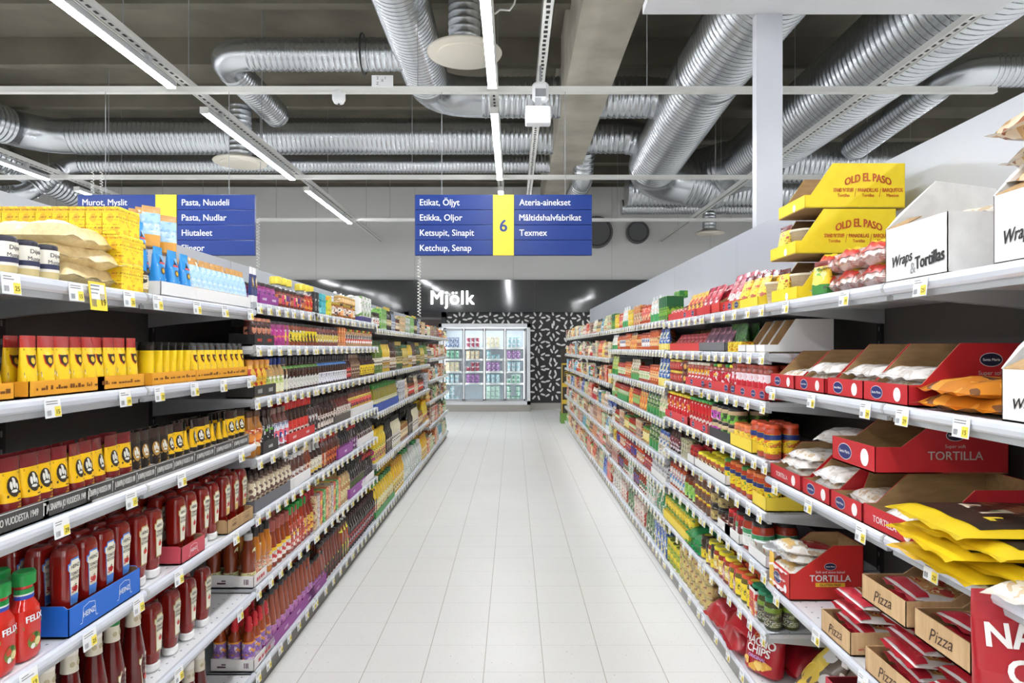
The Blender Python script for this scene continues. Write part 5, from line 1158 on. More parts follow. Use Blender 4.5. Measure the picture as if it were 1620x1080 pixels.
def wbox(y0, y1, z, label, h=.155, d=.40, tilt=0):
    pk = tray('shipping_carton', y1 - y0, d, h, h, WBOX, KRAFTD, .45, .4, wraps)
    return place(pk, (1.07 + .016 + d / 2, (y0 + y1) / 2, z), -PI / 2 + tilt, label, 'white wraps cartons')
wbox(1.66, 1.935, 1.807, 'white wraps carton with raised flaps beside clear tortilla packs')
wbox(1.25, 1.50, 1.807, 'white wraps carton nearest the front, carrying bread packs')
BRD = pillow('bread_pack', True, .26, .3, .085, printed((200, 160, 110), (226, 206, 176), (150, 90, 60), (190, 100, 90), 310, .15, big=1.6, text=False), (226, 216, 200), 'packet', 15)
for k in range(3): place(BRD, (1.30 - .01 * k, 1.40 + .02 * k, 1.965 + .06 * k), -PI / 2 + (.15, -.2, .1)[k], f'{("lowest", "middle", "topmost")[k]} bread pack piled on the nearest white carton', 'bread packs on the white carton')
place(TPK2, (1.3, 1.80, 1.955), -PI / 2 + .3, 'tortilla pack lying across the open white carton')
# second shelf
z = BAYS['R1']['z']
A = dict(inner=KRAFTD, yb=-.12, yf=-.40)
put_tray('R1', 1, 2.56, 2.79, ((.36, .055, .15, RED), dict(A, deco=santa(rep=1))), 'red tortilla box at the far end of the near right second shelf')
put_tray('R1', 1, 2.31, 2.545, ((.36, .055, .155, RED), dict(A, deco=santa(rep=1))), 'red tortilla box with crumpled film, second shelf beside the slanted pair')
put_tray('R1', 1, 2.055, 2.285, ((.38, .06, .175, RED), dict(A, deco=santa(rep=1))), 'red tortilla box, further of the pair with blue ovals, second shelf')
put_tray('R1', 1, 1.82, 2.05, ((.38, .06, .175, RED), dict(A, deco=santa(rep=1))), 'red tortilla box showing large TORTILLA side, second shelf')
for y, n, t in ((2.675, 2, 'tortilla pack in the farthest red box, second shelf'), (2.43, 3, 'tortilla pack spilling from the crumpled-film box'), (2.17, 3, 'tortilla pack in the further oval box, second shelf'), (1.935, 3, 'tortilla pack in the TORTILLA-side box, second shelf')): packs_in('R1', 1, y, n, t)
ORB = pillow('taco_bag', True, .27, .34, .05, printed((206, 130, 40), (120, 80, 50), (226, 160, 60), (60, 40, 30), 312, .2, big=2, text=False), (226, 130, 30), 'bag', 22)
for k in range(2): place(ORB, (1.265, 1.665, z[1] + .036 * k), -PI / 2 + (.1, -.15)[k], f'{("lower", "upper")[k]} orange taco bag lying flat on the second shelf', 'orange bags lying flat')
wbox(1.22, 1.475, z[1], 'white wraps carton on the second shelf beside orange bags', h=.115)
BKB = pouch('chip_bag', True, .17, .1, .2, printed((60, 54, 52), (80, 74, 70), (40, 50, 100), (150, 100, 60), 313, .3), (196, 96, 40), None, words=[('TE', .03), ('12 S', .024)], ink=(226, 220, 214))
place(BKB, (1.20, 1.40, z[1] + .10), -PI / 2 + .5, 'dark chip bag with orange top standing in the white carton')
# third shelf
put_tray('R1', 2, 2.50, 2.79, ((.34, .06, .15, RED), dict(A, deco=santa(rep=1, words='TORTILLA'))), 'red box reading TORTILLA on its lip, third shelf far end')
put_tray('R1', 2, 2.27, 2.48, ((.36, .06, .16, RED), dict(A, deco=santa(rep=1))), 'red tortilla box beneath the stacked one, further of two, third shelf')
put_tray('R1', 2, 2.06, 2.26, ((.36, .06, .16, RED), dict(A, yb=-.1, yf=-.2, deco=santa(rep=1))), 'red tortilla box directly beneath the stacked one, third shelf')
put_tray('R1', 2, 1.76, 2.05, ((.38, .065, .165, RED), dict(A, deco=santa(rep=1, words='TORTILLA', sides=False))), 'red tortilla box behind the yellow meal packs, third shelf')
put_tray('R1', 2, 1.985, 2.25, ((.40, .08, .155, RED), dict(A, yb=-.05, yf=-.3, deco=santa(rep=1))), 'red tortilla box stacked upon the lower red boxes', lift=.166)
for y, n, t in ((2.645, 4, 'tortilla pack in the TORTILLA-lip box'), (2.375, 3, 'tortilla pack in the further lower red box'), (2.16, 2, 'tortilla pack in the box beneath the stacked one'), (1.9, 2, 'tortilla pack in the box behind yellow packs')): packs_in('R1', 2, y, n, t, step=.03)
place(TPK, (1.27, 2.5, z[2] + .19), -PI / 2 + .9, 'crumpled clear tortilla pack hanging over the third shelf boxes')
MEAL = pillow('meal_pack', True, .32, .44, .03, noisy((238, 208, 40), (228, 194, 36), 8, .22, bump=.2, key='mealyellow'), (240, 208, 50), 'packet', 31,
    dec=[((52, 40, 32), -.86, .86, -.78, .96), ((150, 100, 66), -.75, .75, -.1, .3), ((226, 214, 190), -.5, .1, -.42, -.05), ((90, 130, 70), -.4, 0, -.32, -.15), ((240, 210, 60), .3, .6, -.5, -.3), ((96, 64, 44), .1, .7, .35, .8)])
for k in range(5): place(MEAL, (1.255 + (.0, .03, -.02, .01, -.01)[k], 1.635 + (.02, -.02, .0, -.03, .01)[k], z[2] + .026 * k), -PI / 2 + (.0, .22, -.12, .1, -.05)[k], f'{("lowest", "second", "third", "fourth", "topmost")[k]} yellow and brown meal pack of the sagging pile', 'yellow meal packs')
place(TPK2, (1.17, 1.40, z[2]), -PI / 2 + .3, 'white film pack at the near end of the third shelf')
VIO = pouch('chip_bag', True, .16, .1, .2, printed((90, 60, 110), (60, 40, 60), (236, 214, 90), seed=325), (236, 214, 70), (236, 234, 230))
place(VIO, (1.22, 1.42, z[2] + .05), -PI / 2 + .6, 'violet bag with yellow top behind the white film pack')
# fourth shelf
def gluten(k, w, d, hf, hb):
    b = k.part('side_lettering'); S_ = lambda a, q, l: (w / 2 + l, a, q); c0 = d * .05
    oval(b, S_, c0, hb * .62, hb * .06, mat((34, 34, 70), .4))
    b.text('Soft and stone baked', (0, 0, 0), (1, 0, 0), (0, 0, 1), hb * .045, WHITE, warp=lambda a, c: S_(c0 + a, hb * .50 + c, .001), fit=d * .4)
    b.text('TORTILLA', (0, 0, 0), (1, 0, 0), (0, 0, 1), hb * .12, WHITE, bold=.015, warp=lambda a, c: S_(c0 + a, hb * .35 + c, .001), fit=d * .56)
    b.poly([S_(c0 + a, q, .0008) for a, q in ((-d * .2, hb * .25), (d * .2, hb * .25), (d * .2, hb * .325), (-d * .2, hb * .325))], mat((240, 190, 50), .5))
    b.text('GLUTEN FREE', (0, 0, 0), (1, 0, 0), (0, 0, 1), hb * .045, mat((120, 40, 40), .5), bold=.02, warp=lambda a, c: S_(c0 + a, hb * .265 + c, .0014), fit=d * .36)
    b = k.part('logo'); F = lambda a, q, l: (a, -d / 2 - l, q); oval(b, F, -w * .1, hf * .5, hf * .2)
    b.poly([F(w * .3 + .014 * math.cos(t), hf * .3 + .017 * math.sin(t), .001) for t in [2 * PI * q / 16 for q in range(16)]], WHITE)
    b = k.part('yellow_panel'); b.box(-w / 2 - .0006, -w * .28, -d / 2 - .0008, -d / 2 + .002, .0, hf * 1.3, mat((240, 196, 80), .5))
put_tray('R1', 3, 2.60, 2.80, ((.29, .105, .215, (206, 44, 40)), dict(inner=KRAFTD, yb=.1, yf=-.42, deco=gluten)), 'tall red gluten free tortilla box on the near right fourth shelf')
GP = pillow('tortilla_pack', True, .15, .22, .04, FILM2, (226, 226, 230), 'packet', 52, dec=[((150, 30, 36), -.75, .75, -.2, .8), ((206, 190, 150), -.4, .1, .0, .45), ((226, 190, 120), -.7, .7, -.85, -.55)])
for k in range(5): place(GP, (1.195 + .01 * (k % 2), 2.70, z[3] + .012 + .036 * k), -PI / 2 + rj.uniform(-.1, .1), f'{("bottom", "second", "third", "fourth", "top")[k]} tortilla pack of the pile in the gluten free box', 'tortilla packs in the gluten free box', tilt=-.12 * (k > 2))
PZT = printed((206, 150, 90), (196, 60, 50), (236, 214, 160), (90, 110, 50), 331, .2, text=False, big=.8)
PZ = pillow('pizza_pack', True, .19, .23, .03, noisy((236, 232, 230), (222, 216, 214), 30, .16, bump=.3, key='pizzafilm'), (190, 40, 54), 'packet', 35, dec=[(PZT, -.82, .82, -.62, .9), ((186, 34, 52), -.94, .94, -.97, -.68), ((226, 196, 110), .1, .5, .2, .6)])
def pizza(k, w, d, hf, hb):
    b = k.part('lettering'); b.text('Pizza', (0, -d / 2 - .001, hf * .28), (1, 0, .1), (0, 0, 1), hf * .46, mat((70, 50, 36), .6), shear=.3, fit=w * .6)
KP = noisy((214, 180, 136), (198, 162, 118), 60, .75, stretch=(1, 1, .1), key='kraftlight')
for j, (y0, y1, lift, nm) in enumerate(((2.13, 2.33, 0, 'farthest lower kraft pizza box'), (1.80, 2.04, 0, 'middle lower kraft pizza box'), (1.57, 1.785, 0, 'nearest lower kraft pizza box'), (1.83, 2.06, .215, 'further kraft pizza box of the upper pair'), (1.57, 1.79, .215, 'nearer kraft pizza box of the upper pair'))):
    put_tray('R1', 3, y0, y1, ((.32, .075, .14, KP), dict(inner=KRAFTD, yb=.2, yf=-.1, deco=pizza)), f'{nm} on the near right fourth shelf', lift=lift)
    for k in range((4, 5, 4, 2, 2)[j]):
        place(PZ, (1.07 + .165 + .012 * (k % 2), (y0 + y1) / 2 + rj.uniform(-.006, .006), z[3] + lift + .008 + .04 * k), -PI / 2 + rj.uniform(-.1, .1), uniq(f'{("bottom", "second", "third", "fourth", "fifth")[k]} red and white pizza pack in the {nm}'), 'red and white pizza packs', tilt=-.06 - .05 * (lift > 0))
def nacho(seed=40, w=.30, d=.13, h=.40, up=0, ls=1):
    k = Pack('nacho_bag', 'bag', True); q = w / 2; m = SHEEN((176, 28, 40)); t = mat((176, 34, 44), .22, coat=.4)
    secs = [(0, q * .86, d * .40, 3, m), (h * .04, q * .94, d * .48, 2.8, m), (h * .3, q * .98, d * .5, 2.4, m), (h * .62, q * .98, d * .42, 2.2, m), (h * .86, q, d * .16, 2.2, t), (h * .94, q, .003, 2.2, t), (h, q * .99, .002, 2.2, t)]
    b = k.part('bag_body'); loft(b, secs, 32); f = front(secs, .0025); f2 = front(secs, .0035); b = k.part('lettering')
    for w_, zz, s, c in (('Crispy', .66 + up, h * .075, (226, 150, 60)), ('NACHO', .52 + up, h * .15 * ls, (244, 240, 236)), ('CHIPS', .36 + up, h * .15 * ls, (244, 240, 236)), ('ORIGINAL', .26 + up, h * .065, (206, 170, 226))):
        b.text(w_, (0, 0, 0), (1, 0, 0), (0, 0, 1), s, mat(c, .4), bold=.03, warp=lambda a, c_: f2(a - q * .04, h * zz + c_), fit=w * .82)
    b = k.part('chip_picture'); rr = random.Random(seed)
    for j in range(7):
        cx, cz, a = rr.uniform(-.7, .5) * q, h * rr.uniform(.06, .2), rr.uniform(0, 6)
        decal(b, [(cx + .026 * math.cos(a + u), cz + .02 * math.sin(a + u)) for u in (0, .5, 2.0, 2.6, 4.2, 4.7)], front(secs, .0025 + .0004 * j), mat(rr.choice(((236, 190, 90), (226, 170, 70), (246, 210, 120))), .4))
    return k.done()
NB = nacho(40, .30, .12, .45, .22, .76)
place(NB, (1.175, 1.46, z[3]), -.10, 'large red nacho chip bag standing before the kraft pizza boxes', tilt=-.04)
# bottom shelf
GB = pouch('chip_bag', True, .22, .14, .30, printed((110, 96, 86), (236, 206, 90), (226, 224, 220), (60, 50, 44), 341, .25, big=3, text=False), (150, 146, 142), None, disc=(236, 204, 80), cat='bag')
for k, (x, y, a, tl) in enumerate(((1.22, 2.74, -.5, -.5), (1.25, 2.56, -.9, -.6), (1.2, 2.42, -.6, -.75), (1.36, 2.66, -1.2, -.1))): place(GB, (x, y, z[4] + .02), -PI / 2 + a * .3, f'{nth(k)} grey and yellow chip bag slumped on the bottom shelf beside the red box', 'grey and yellow chip bags', tilt=tl)
RB2 = pillow('nacho_bag', True, .2, .3, .08, SHEEN((150, 22, 30)), (150, 24, 32), 'bag', 44)
put_tray('R1', 4, 2.02, 2.30, ((.36, .36, .40, (206, 66, 84)), dict(inner=mat((120, 20, 28), .6), yb=.3, yf=.2)), 'deep pink-red carton of nacho bags on the bottom shelf')
for k in range(3): place(RB2, (1.28, 2.16, z[4] + .10 + .075 * k), -PI / 2 + .2 * k, f'{("bottom", "middle", "top")[k]} dark red nacho bag in the deep pink-red carton', 'dark red nacho bags')
put_tray('R1', 4, 1.66, 1.98, ((.36, .30, .40, (150, 24, 34)), dict(inner=mat((110, 20, 28), .6), yb=.3, yf=.2)), 'dark red carton beneath the pizza boxes on the bottom shelf')

# ------------------------------------------------------------------ RIGHT SIDE, second bay
SRT = tr((216, 60, 66), .05, .055, .13, inner=KRAFTD, deco=lambda k, w, d, hf, hb: oval(k.part('logo'), lambda a, q, l: (a, -d / 2 - l, q), 0, hf * .5, hf * .32))
SRB = tr((206, 50, 52), .05, .14, .22, inner=KRAFTD, yb=.42, yf=-.44)
SYB = tr((246, 218, 60), .045, .13, .2, inner=KRAFTD, yb=.4, yf=-.4)
def sachet(c, a, b_, seed, top=None, w=.1, h=.16): return pouch('spice_sachet', True, w, .03, h, P(c, a, b_, seed=seed), top, None, cat='packet')
Q = 'R2'
run(Q, 0, 1206, 1188, STACKB, 'pale tortilla shell stack', .12, .12, n=1, setback=.04)
run(Q, 0, 1187, 1162, sachet((246, 216, 50), (236, 190, 60), (206, 90, 60), 350, (120, 40, 44), .11, .17), 'yellow taco sachet with maroon top', .112, .035, n=3, rows=4, rowsp=.035, tray=SYB, per=2, tdesc='yellow tray of taco sachets', setback=.04, tilt=-.3)
run(Q, 0, 1160, 1136, sachet((214, 110, 120), (240, 226, 226), (170, 40, 60), 351, (200, 60, 80), .1, .2), 'pink and white taco pack', .1, .035, n=3, rows=3, rowsp=.04, tray=SRT, per=1, tdesc='red tray of pink taco packs', setback=.04, tilt=-.35)
put_tray(Q, 0, 3.48, 3.62, ((.24, .05, .17, (214, 60, 50)), dict(inner=KRAFTD, yb=.42, yf=-.42)), 'empty slanted red box between taco packs on the top shelf')
run(Q, 0, 1114, 1096, sachet((206, 40, 60), (240, 220, 220), (150, 30, 50), 352, (190, 30, 50), .1, .18), 'red taco sachet', .1, .035, n=3, rows=3, rowsp=.04, tray=SRB, per=2, tdesc='tall red tray of red sachets', setback=.04, tilt=-.4)
run(Q, 0, 1094, 1074, sachet((240, 190, 70), (206, 60, 50), (90, 60, 40), 353, (240, 200, 90), .09, .16), 'orange-yellow spice sachet', .09, .03, n=4, rows=4, rowsp=.03, tray=SRT, per=2, tdesc='red tray of orange-yellow sachets', setback=.04, tilt=-.35)
run(Q, 0, 1072, 1055, sachet((200, 70, 70), (236, 200, 190), (150, 40, 40), 354, None, .09, .07), 'short red spice sachet', .09, .03, n=5, rows=2, tray=SRB, per=5, tdesc='tall red tray of short sachets', setback=.04)
# second shelf
run(Q, 1, 1205, 1168, tray('display_box', .1, .3, .035, .15, (236, 236, 236), KRAFT, -.05, -.3), 'empty white and kraft box', .11, .3, n=3, setback=.012, jit=.01)
for o_ in []: pass
run(Q, 1, 1166, 1152, carton('spice_carton', True, .06, .06, .05, P((246, 220, 40), (240, 200, 40), (200, 120, 30), seed=360)), 'small yellow carton', .065, .06, n=3)
run(Q, 1, 1150, 1138, pouch('spice_sachet', True, .12, .05, .15, P((60, 120, 50), (90, 150, 60), (40, 80, 40), seed=361), None, None), 'green herb pouch', .12, .05, n=2, rows=2, setback=.08)
run(Q, 1, 1136, 1112, sachet((120, 70, 100), (200, 150, 160), (80, 60, 70), 362, None, .09, .14), 'plum spice sachet in grey tray', .09, .03, n=5, rows=3, rowsp=.035, tray=tr((110, 110, 114), .05, .1, .2, inner=KRAFTD, yb=.4, yf=-.4), per=2, tdesc='grey tray of plum sachets', setback=.04, tilt=-.4)
run(Q, 1, 1110, 1057, sachet((196, 60, 70), (226, 150, 150), (140, 30, 40), 363, None, .09, .12), 'crimson taco sachet', .09, .03, n=10, rows=2, rowsp=.035, tray=SRB, per=4, tdesc='tall red tray of crimson sachets', setback=.05, tilt=-.5)
# third shelf
def rj_(lid, h=.135, r=.032, seed=370, b_=(246, 210, 90), name='salsa_jar'): return jar(name, True, r, h, (150, 50, 30), lid, P((206, 40, 56), b_, (240, 232, 236), seed=seed), .08, .72)
run(Q, 2, 1205, 1160, rj_((176, 66, 50), .15, .033, 371, (240, 220, 226)), 'tall red taco sauce jar', .066, .066, n=7, rows=2, tray=SRT, per=2, tdesc='red tray of tall sauce jars')
run(Q, 2, 1158, 1118, [rj_((120, 50, 40), .14, .032, 372), rj_((230, 210, 60), .14, .032, 373), rj_((60, 150, 70), .14, .032, 374)], 'red-labelled salsa jar', .064, .064, n=8, rows=2, tray=SRT, per=4, tdesc='red tray of red-labelled salsa jars')
run(Q, 2, 1116, 1086, rj_((214, 206, 190), .14, .032, 375, (250, 200, 50)), 'salsa jar with white lid', .064, .064, n=7, rows=2, tray=SRT, per=3, tdesc='red tray of white-lidded jars')
run(Q, 2, 1084, 1070, jar('salsa_jar', True, .045, .075, (110, 44, 30), (120, 50, 36), P((90, 40, 30), (226, 170, 90), (60, 30, 26), seed=376)), 'wide brown salsa jar', .09, .09, n=2, stack=2, sh=.076, rows=2)
run(Q, 2, 1069, 1055, jar('salsa_jar', True, .026, .075, (150, 60, 40), (230, 200, 50), P((206, 70, 60), (240, 220, 200), (120, 40, 40), seed=377)), 'tiny red jar with yellow lid', .053, .053, n=5, stack=2, sh=.076, rows=2)
# fourth shelf
run(Q, 3, 1206, 1186, jar('salsa_jar', True, .036, .15, (186, 66, 34), (216, 84, 50), P((246, 214, 40), (240, 200, 50), (216, 120, 50), (60, 60, 40), seed=380), .16, .72, band=(40, 56, 120, 1)), 'salsa jar with orange lid and yellow label', .074, .074, n=3, rows=2)
YT3 = tr((246, 218, 70), .06, .065, .17, inner=mat((226, 190, 60), .6))
run(Q, 3, 1184, 1152, jar('salsa_jar', True, .034, .11, (200, 110, 70), (232, 130, 70), P((246, 214, 80), (226, 226, 220), (220, 150, 110), seed=381), .1, .7), 'pale salsa jar in yellow tray', .07, .07, n=4, rows=2, tray=YT3, per=4, tdesc='yellow tray of pale salsa jars', stack=1)
DT = tr((60, 60, 62), .05, .06, .14, inner=mat((60, 60, 62), .6))
for st, (a_, s_) in enumerate((((200, 90, 190), 382), ((120, 190, 70), 383))):
    run(Q, 3, (1133, 1150)[st], (1120, 1135)[st], jar('dip_jar', True, .05, .085, (206, 180, 140), (40, 40, 42), P(a_, (226, 200, 226) if not st else (60, 90, 50), (60, 50, 60), seed=s_), .1, .6), ('violet dip jar with black lid', 'green dip jar with black lid')[st], .1, .1, n=2, stack=2, sh=.086, rows=2, tray=DT, per=2, tdesc=('charcoal tray of violet dips', 'charcoal tray of green dips')[st])
TJ = [jar('salsa_jar', True, .031, .175, (170, 50, 30), l, P((206, 34, 44), (240, 150, 50), (246, 230, 226), seed=s, big=1.6), .03, .84) for l, s in (((236, 214, 60), 384), ((230, 200, 50), 385), ((70, 160, 80), 386))]
run(Q, 3, 1118, 1090, [TJ[2]], 'tall red salsa jar with green lid', .062, .062, n=7, rows=2, tray=SRT, per=3, tdesc='red tray of green-lidded jars')
run(Q, 3, 1088, 1055, TJ[:2], 'tall red salsa jar with yellow lid', .062, .062, n=10, rows=3, tray=SRT, per=5, tdesc='red tray of yellow-lidded jars')
# fifth shelf
SJ = jar('salsa_jar', True, .0365, .135, (190, 68, 34), (224, 120, 60), P((246, 216, 40), (240, 206, 50), (206, 120, 40), (60, 60, 40), seed=390), .18, .72, band=(44, 56, 116, 1)); SJ2 = jar('salsa_jar', True, .0365, .135, (180, 64, 34), (70, 140, 60), P((246, 216, 40), (240, 206, 50), (110, 160, 80), (60, 60, 40), seed=391), .18, .72, band=(44, 56, 116, 1))
run(Q, 4, 1206, 1190, [SJ2, SJ], 'salsa jar standing in bright yellow tray', .075, .074, n=2, rows=2, tray=YT3, per=2, tdesc='bright yellow tray at the near end')
run(Q, 4, 1188, 1146, [SJ, SJ, SJ2], 'yellow-labelled salsa jar', .075, .074, n=6, rows=2)
WT4 = tr((238, 238, 236), .05, .055, .17, inner=mat((220, 218, 214), .6))
run(Q, 4, 1143, 1096, jar('dip_jar', True, .037, .085, (176, 96, 60), (244, 226, 40), P((206, 190, 70), (120, 60, 44), (240, 232, 200), seed=392), .1, .6), 'dip jar with bright yellow lid', .078, .076, n=7, rows=2, tray=WT4, per=7, tdesc='white tray of yellow-lidded dips', stack=1)
run(Q, 4, 1094, 1084, jar('dip_jar', True, .034, .1, (150, 40, 40), (196, 36, 50), P((190, 60, 50), (236, 200, 190), (120, 40, 40), seed=393), .1, .7), 'dip jar with red lid', .07, .07, n=2, rows=2, tray=WT4, per=2, tdesc='white tray of red-lidded dips')
run(Q, 4, 1082, 1070, carton('sauce_carton', True, .05, .08, .12, P((206, 200, 170), (90, 70, 60), (140, 160, 90), seed=394)), 'olive and beige carton', .055, .08, n=3)
run(Q, 4, 1068, 1055, bottle('sauce_bottle', True, .03, .17, (70, 40, 36), (60, 50, 50), P((110, 40, 44), (60, 60, 66), (220, 214, 220), seed=395), 'sauce', .1, .6), 'dark maroon bottle', .06, .06, n=4, rows=2)
# sixth shelf
run(Q, 5, 1206, 1190, bowl('dip_tub', True, .048, .075, P((232, 226, 216), (226, 130, 60), (240, 236, 230), seed=400), (236, 238, 240)), 'white dip tub with clear lid', .1, .1, n=2, rows=2, tray=WT4, per=2, tdesc='white tray of dip tubs')
GW = jar('sauce_jar', True, .05, .15, (170, 60, 40), (40, 40, 40), P((238, 238, 234), (240, 240, 236), (226, 230, 226), (90, 150, 110), seed=401, lines=.014), .12, .66, band=(64, 150, 96, 1))
run(Q, 5, 1188, 1166, GW, 'big jar with green and white label', .102, .1, n=3, rows=2)
run(Q, 5, 1164, 1152, jar('salsa_jar', True, .032, .125, (150, 44, 40), (196, 36, 48), P((110, 40, 40), (236, 226, 226), (150, 60, 50), seed=402), .1, .65), 'jar with raspberry lid', .066, .064, n=3, rows=2, tray=WT4, per=3, tdesc='white tray of raspberry-lidded jars')
run(Q, 5, 1150, 1137, jar('salsa_jar', True, .03, .09, (70, 40, 34), (40, 38, 38), P((120, 60, 50), (60, 40, 40), (230, 214, 200), seed=403), .1, .65), 'small jar with black lid', .062, .06, n=3, rows=2, tray=WT4, per=3, tdesc='white tray of black-lidded jars')
run(Q, 5, 1135, 1122, jar('dip_jar', True, .055, .09, (60, 50, 40), (44, 42, 40), P((196, 176, 110), (150, 130, 80), (70, 40, 40), seed=404), .15, .7), 'wide jar with gold label', .112, .11, n=2, stack=2, sh=.091)
run(Q, 5, 1120, 1095, jar('dip_jar', True, .035, .065, (170, 100, 60), (240, 216, 40), P((110, 80, 60), (236, 210, 90), (240, 236, 226), seed=405), .1, .7), 'squat jar with yellow lid', .074, .072, n=5, stack=3, sh=.066, rows=2)
run(Q, 5, 1093, 1078, jar('sauce_jar', True, .042, .14, (130, 60, 40), (110, 60, 40), P((150, 206, 90), (196, 226, 140), (60, 140, 90), seed=406), .1, .7), 'jar with lime green label', .086, .084, n=3, rows=2)
run(Q, 5, 1076, 1055, jar('sauce_jar', True, .03, .16, (190, 90, 50), (150, 60, 40), P((226, 226, 220), (80, 150, 200), (206, 60, 50), seed=407), .1, .8), 'slim jar with blue and white label', .062, .06, n=6, rows=2)
# seventh shelf
PST = jar('pesto_jar', True, .036, .135, (70, 74, 34), (30, 130, 90), P((66, 62, 48), (84, 92, 50), (120, 130, 80), (226, 226, 210), seed=410), .1, .72, band=(120, 150, 50, 1))
run(Q, 6, 1207, 1190, PST, 'green pesto jar with green lid', .075, .072, n=3, rows=2)
run(Q, 6, 1188, 1181, carton('bean_carton', True, .085, .06, .12, P((206, 36, 40), (240, 226, 220), (236, 170, 60), seed=411), band=(236, 236, 236), bz=(.88, 1.0)), 'red and white carton', .088, .06, n=1)
OR_ = jar('jalapeno_jar', True, .036, .13, (110, 100, 50), (226, 90, 50), P((246, 220, 50), (120, 130, 60), (226, 190, 60), seed=412), .1, .7, lidtop=(236, 200, 60))
run(Q, 6, 1179, 1160, OR_, 'jalapeno jar with orange and yellow lid', .076, .072, n=4, rows=3)
run(Q, 6, 1158, 1146, jar('salsa_jar', True, .037, .12, (150, 60, 50), (200, 34, 52), P((206, 150, 150), (236, 206, 206), (170, 60, 60), seed=413), .1, .7), 'salsa jar with crimson lid', .077, .074, n=3, rows=3)
run(Q, 6, 1144, 1124, jar('salsa_jar', True, .043, .135, (150, 60, 40), (240, 226, 50), P((236, 206, 70), (206, 150, 60), (240, 232, 190), seed=414), .15, .7, lidtop=(190, 186, 120)), 'large jar with lemon yellow lid', .089, .086, n=4, rows=2)
run(Q, 6, 1122, 1106, jar('olive_jar', True, .042, .13, (60, 50, 40), (60, 44, 36), P((246, 222, 50), (226, 196, 50), (120, 90, 40), seed=415), .05, .5, lidtop=(196, 190, 60)), 'dark olive jar with yellow label', .088, .084, n=3, rows=2)
run(Q, 6, 1104, 1088, pillow('olive_bag', True, .16, .2, .06, SHEEN((30, 130, 70)), (34, 140, 76), 'bag', 60), 'shiny green olive bag', .16, .2, n=2, stack=2, sh=.05)
run(Q, 6, 1086, 1056, jar('corn_jar', True, .035, .085, (200, 180, 70), (90, 150, 60), P((246, 224, 60), (240, 206, 60), (120, 160, 70), seed=416), .1, .7), 'corn jar in yellow tray', .073, .07, n=9, stack=2, sh=.086, tray=YT3, per=5, tdesc='yellow tray of corn jars')
# bottom shelf
RBG = pillow('nacho_bag', True, .24, .32, .13, SHEEN((170, 26, 38)), (160, 30, 40), 'bag', 61, dec=[((110, 90, 60), -.5, .5, -.2, .5), ((150, 160, 90), -.25, .2, .0, .3)])
S = SIDE['R']
for k, (x, y, zz, a) in enumerate(((1.40, 3.06, .0, .1), (1.23, 3.30, .0, -.1), (1.25, 3.22, .10, .25), (1.24, 3.58, .0, .1))): place(RBG, (x, y, .122 + zz), S['rz'] + a, f'{("nearest", "second nearest", "uppermost", "farthest")[k]} red nacho bag lying on the second right bottom shelf', 'red nacho bags lying down')
place(nacho(41, .2, .1, .235), (1.15, 3.05, .13), -PI / 2 + .5, 'red nacho chip bag standing upright at the near end of the bottom shelf', tilt=-.15)
run(Q, 7, 1112, 1080, can('bean_can', True, .042, .075, P((214, 190, 120), (236, 220, 170), (150, 90, 70), seed=420), (206, 190, 140)), 'tan bean can', .088, .084, n=7, stack=3, sh=.076, rows=2)
run(Q, 7, 1078, 1056, can('corn_can', True, .04, .08, P((240, 222, 60), (150, 190, 80), (226, 190, 50), seed=421), (190, 200, 90)), 'yellow-green corn can', .084, .08, n=6, stack=2, sh=.081, rows=2)

# ------------------------------------------------------------------ RIGHT SIDE, third bay (near end first)
def tj(name, lid, glass, a, b_, c, s, r=.036, h=.14): return fj(name, lid, glass, a, b_, c, s, r, h)
GC = carton('tea_carton', False, .045, .12, .17, P((120, 180, 50), (150, 200, 60), (40, 110, 60), seed=430), band=(34, 100, 60), bz=(.55, .98))
WG = fp('pasta_pouch', (232, 236, 226), (90, 170, 90), (236, 210, 190), 431, (236, 238, 232), (60, 150, 80), .09, .19); BW = fp('pasta_pouch', (60, 110, 190), (236, 230, 150), (240, 240, 240), 432, (50, 90, 170), (240, 220, 120), .1, .22)
OJ = lambda s, h=.14: tj('pasta_sauce_jar', (176, 80, 44), (206, 96, 44), (236, 190, 130), (240, 226, 200), (200, 70, 50), s, .036, h)
GJ = lambda s, h=.13: tj('pasta_sauce_jar', (170, 50, 40), (180, 60, 40), (150, 190, 110), (226, 232, 206), (196, 70, 50), s, .035, h)
DG = fp('noodle_pouch', (40, 90, 44), (120, 170, 70), (226, 226, 200), 433, (30, 70, 36), (60, 150, 80), .11, .22); OP = fp('noodle_pouch', (236, 140, 70), (206, 60, 50), (246, 210, 110), 434, (90, 60, 40), None, .1, .2)
PP = fp('pasta_pouch', (226, 214, 180), (150, 180, 110), (240, 236, 220), 435, (230, 224, 200), (110, 160, 90), .09, .24)
seq('R3', 0, [(GC, 'green and lime carton', .046, .12, 9), (fp('pasta_pouch', (226, 232, 230), (120, 180, 140), (236, 200, 180), 436, (220, 226, 226), (70, 160, 90), .09, .2), 'white pouch with green foot', .095, .05, 6), (fj('pasta_sauce_jar', (170, 70, 50), (206, 90, 60), (226, 110, 100), (240, 200, 150), (120, 50, 50), 437, .045, .15), 'coral-labelled jar', .094, .09, 5), (fc('rice_carton', (236, 160, 90), (240, 226, 200), (180, 80, 50), 438, .09, .17), 'orange rice carton', .095, .12, 3), (fc('rice_carton', (244, 214, 50), (236, 196, 40), (240, 236, 200), 439, .05, .15), 'yellow slim carton', .055, .12, 7)], 1)
place(carton('tea_carton', False, .17, .06, .05, P((60, 140, 70), (226, 210, 90), (120, 180, 60), seed=440)), (1.25, 4.95, 1.99), -PI / 2, 'green carton lying across the tops of the upright green cartons')
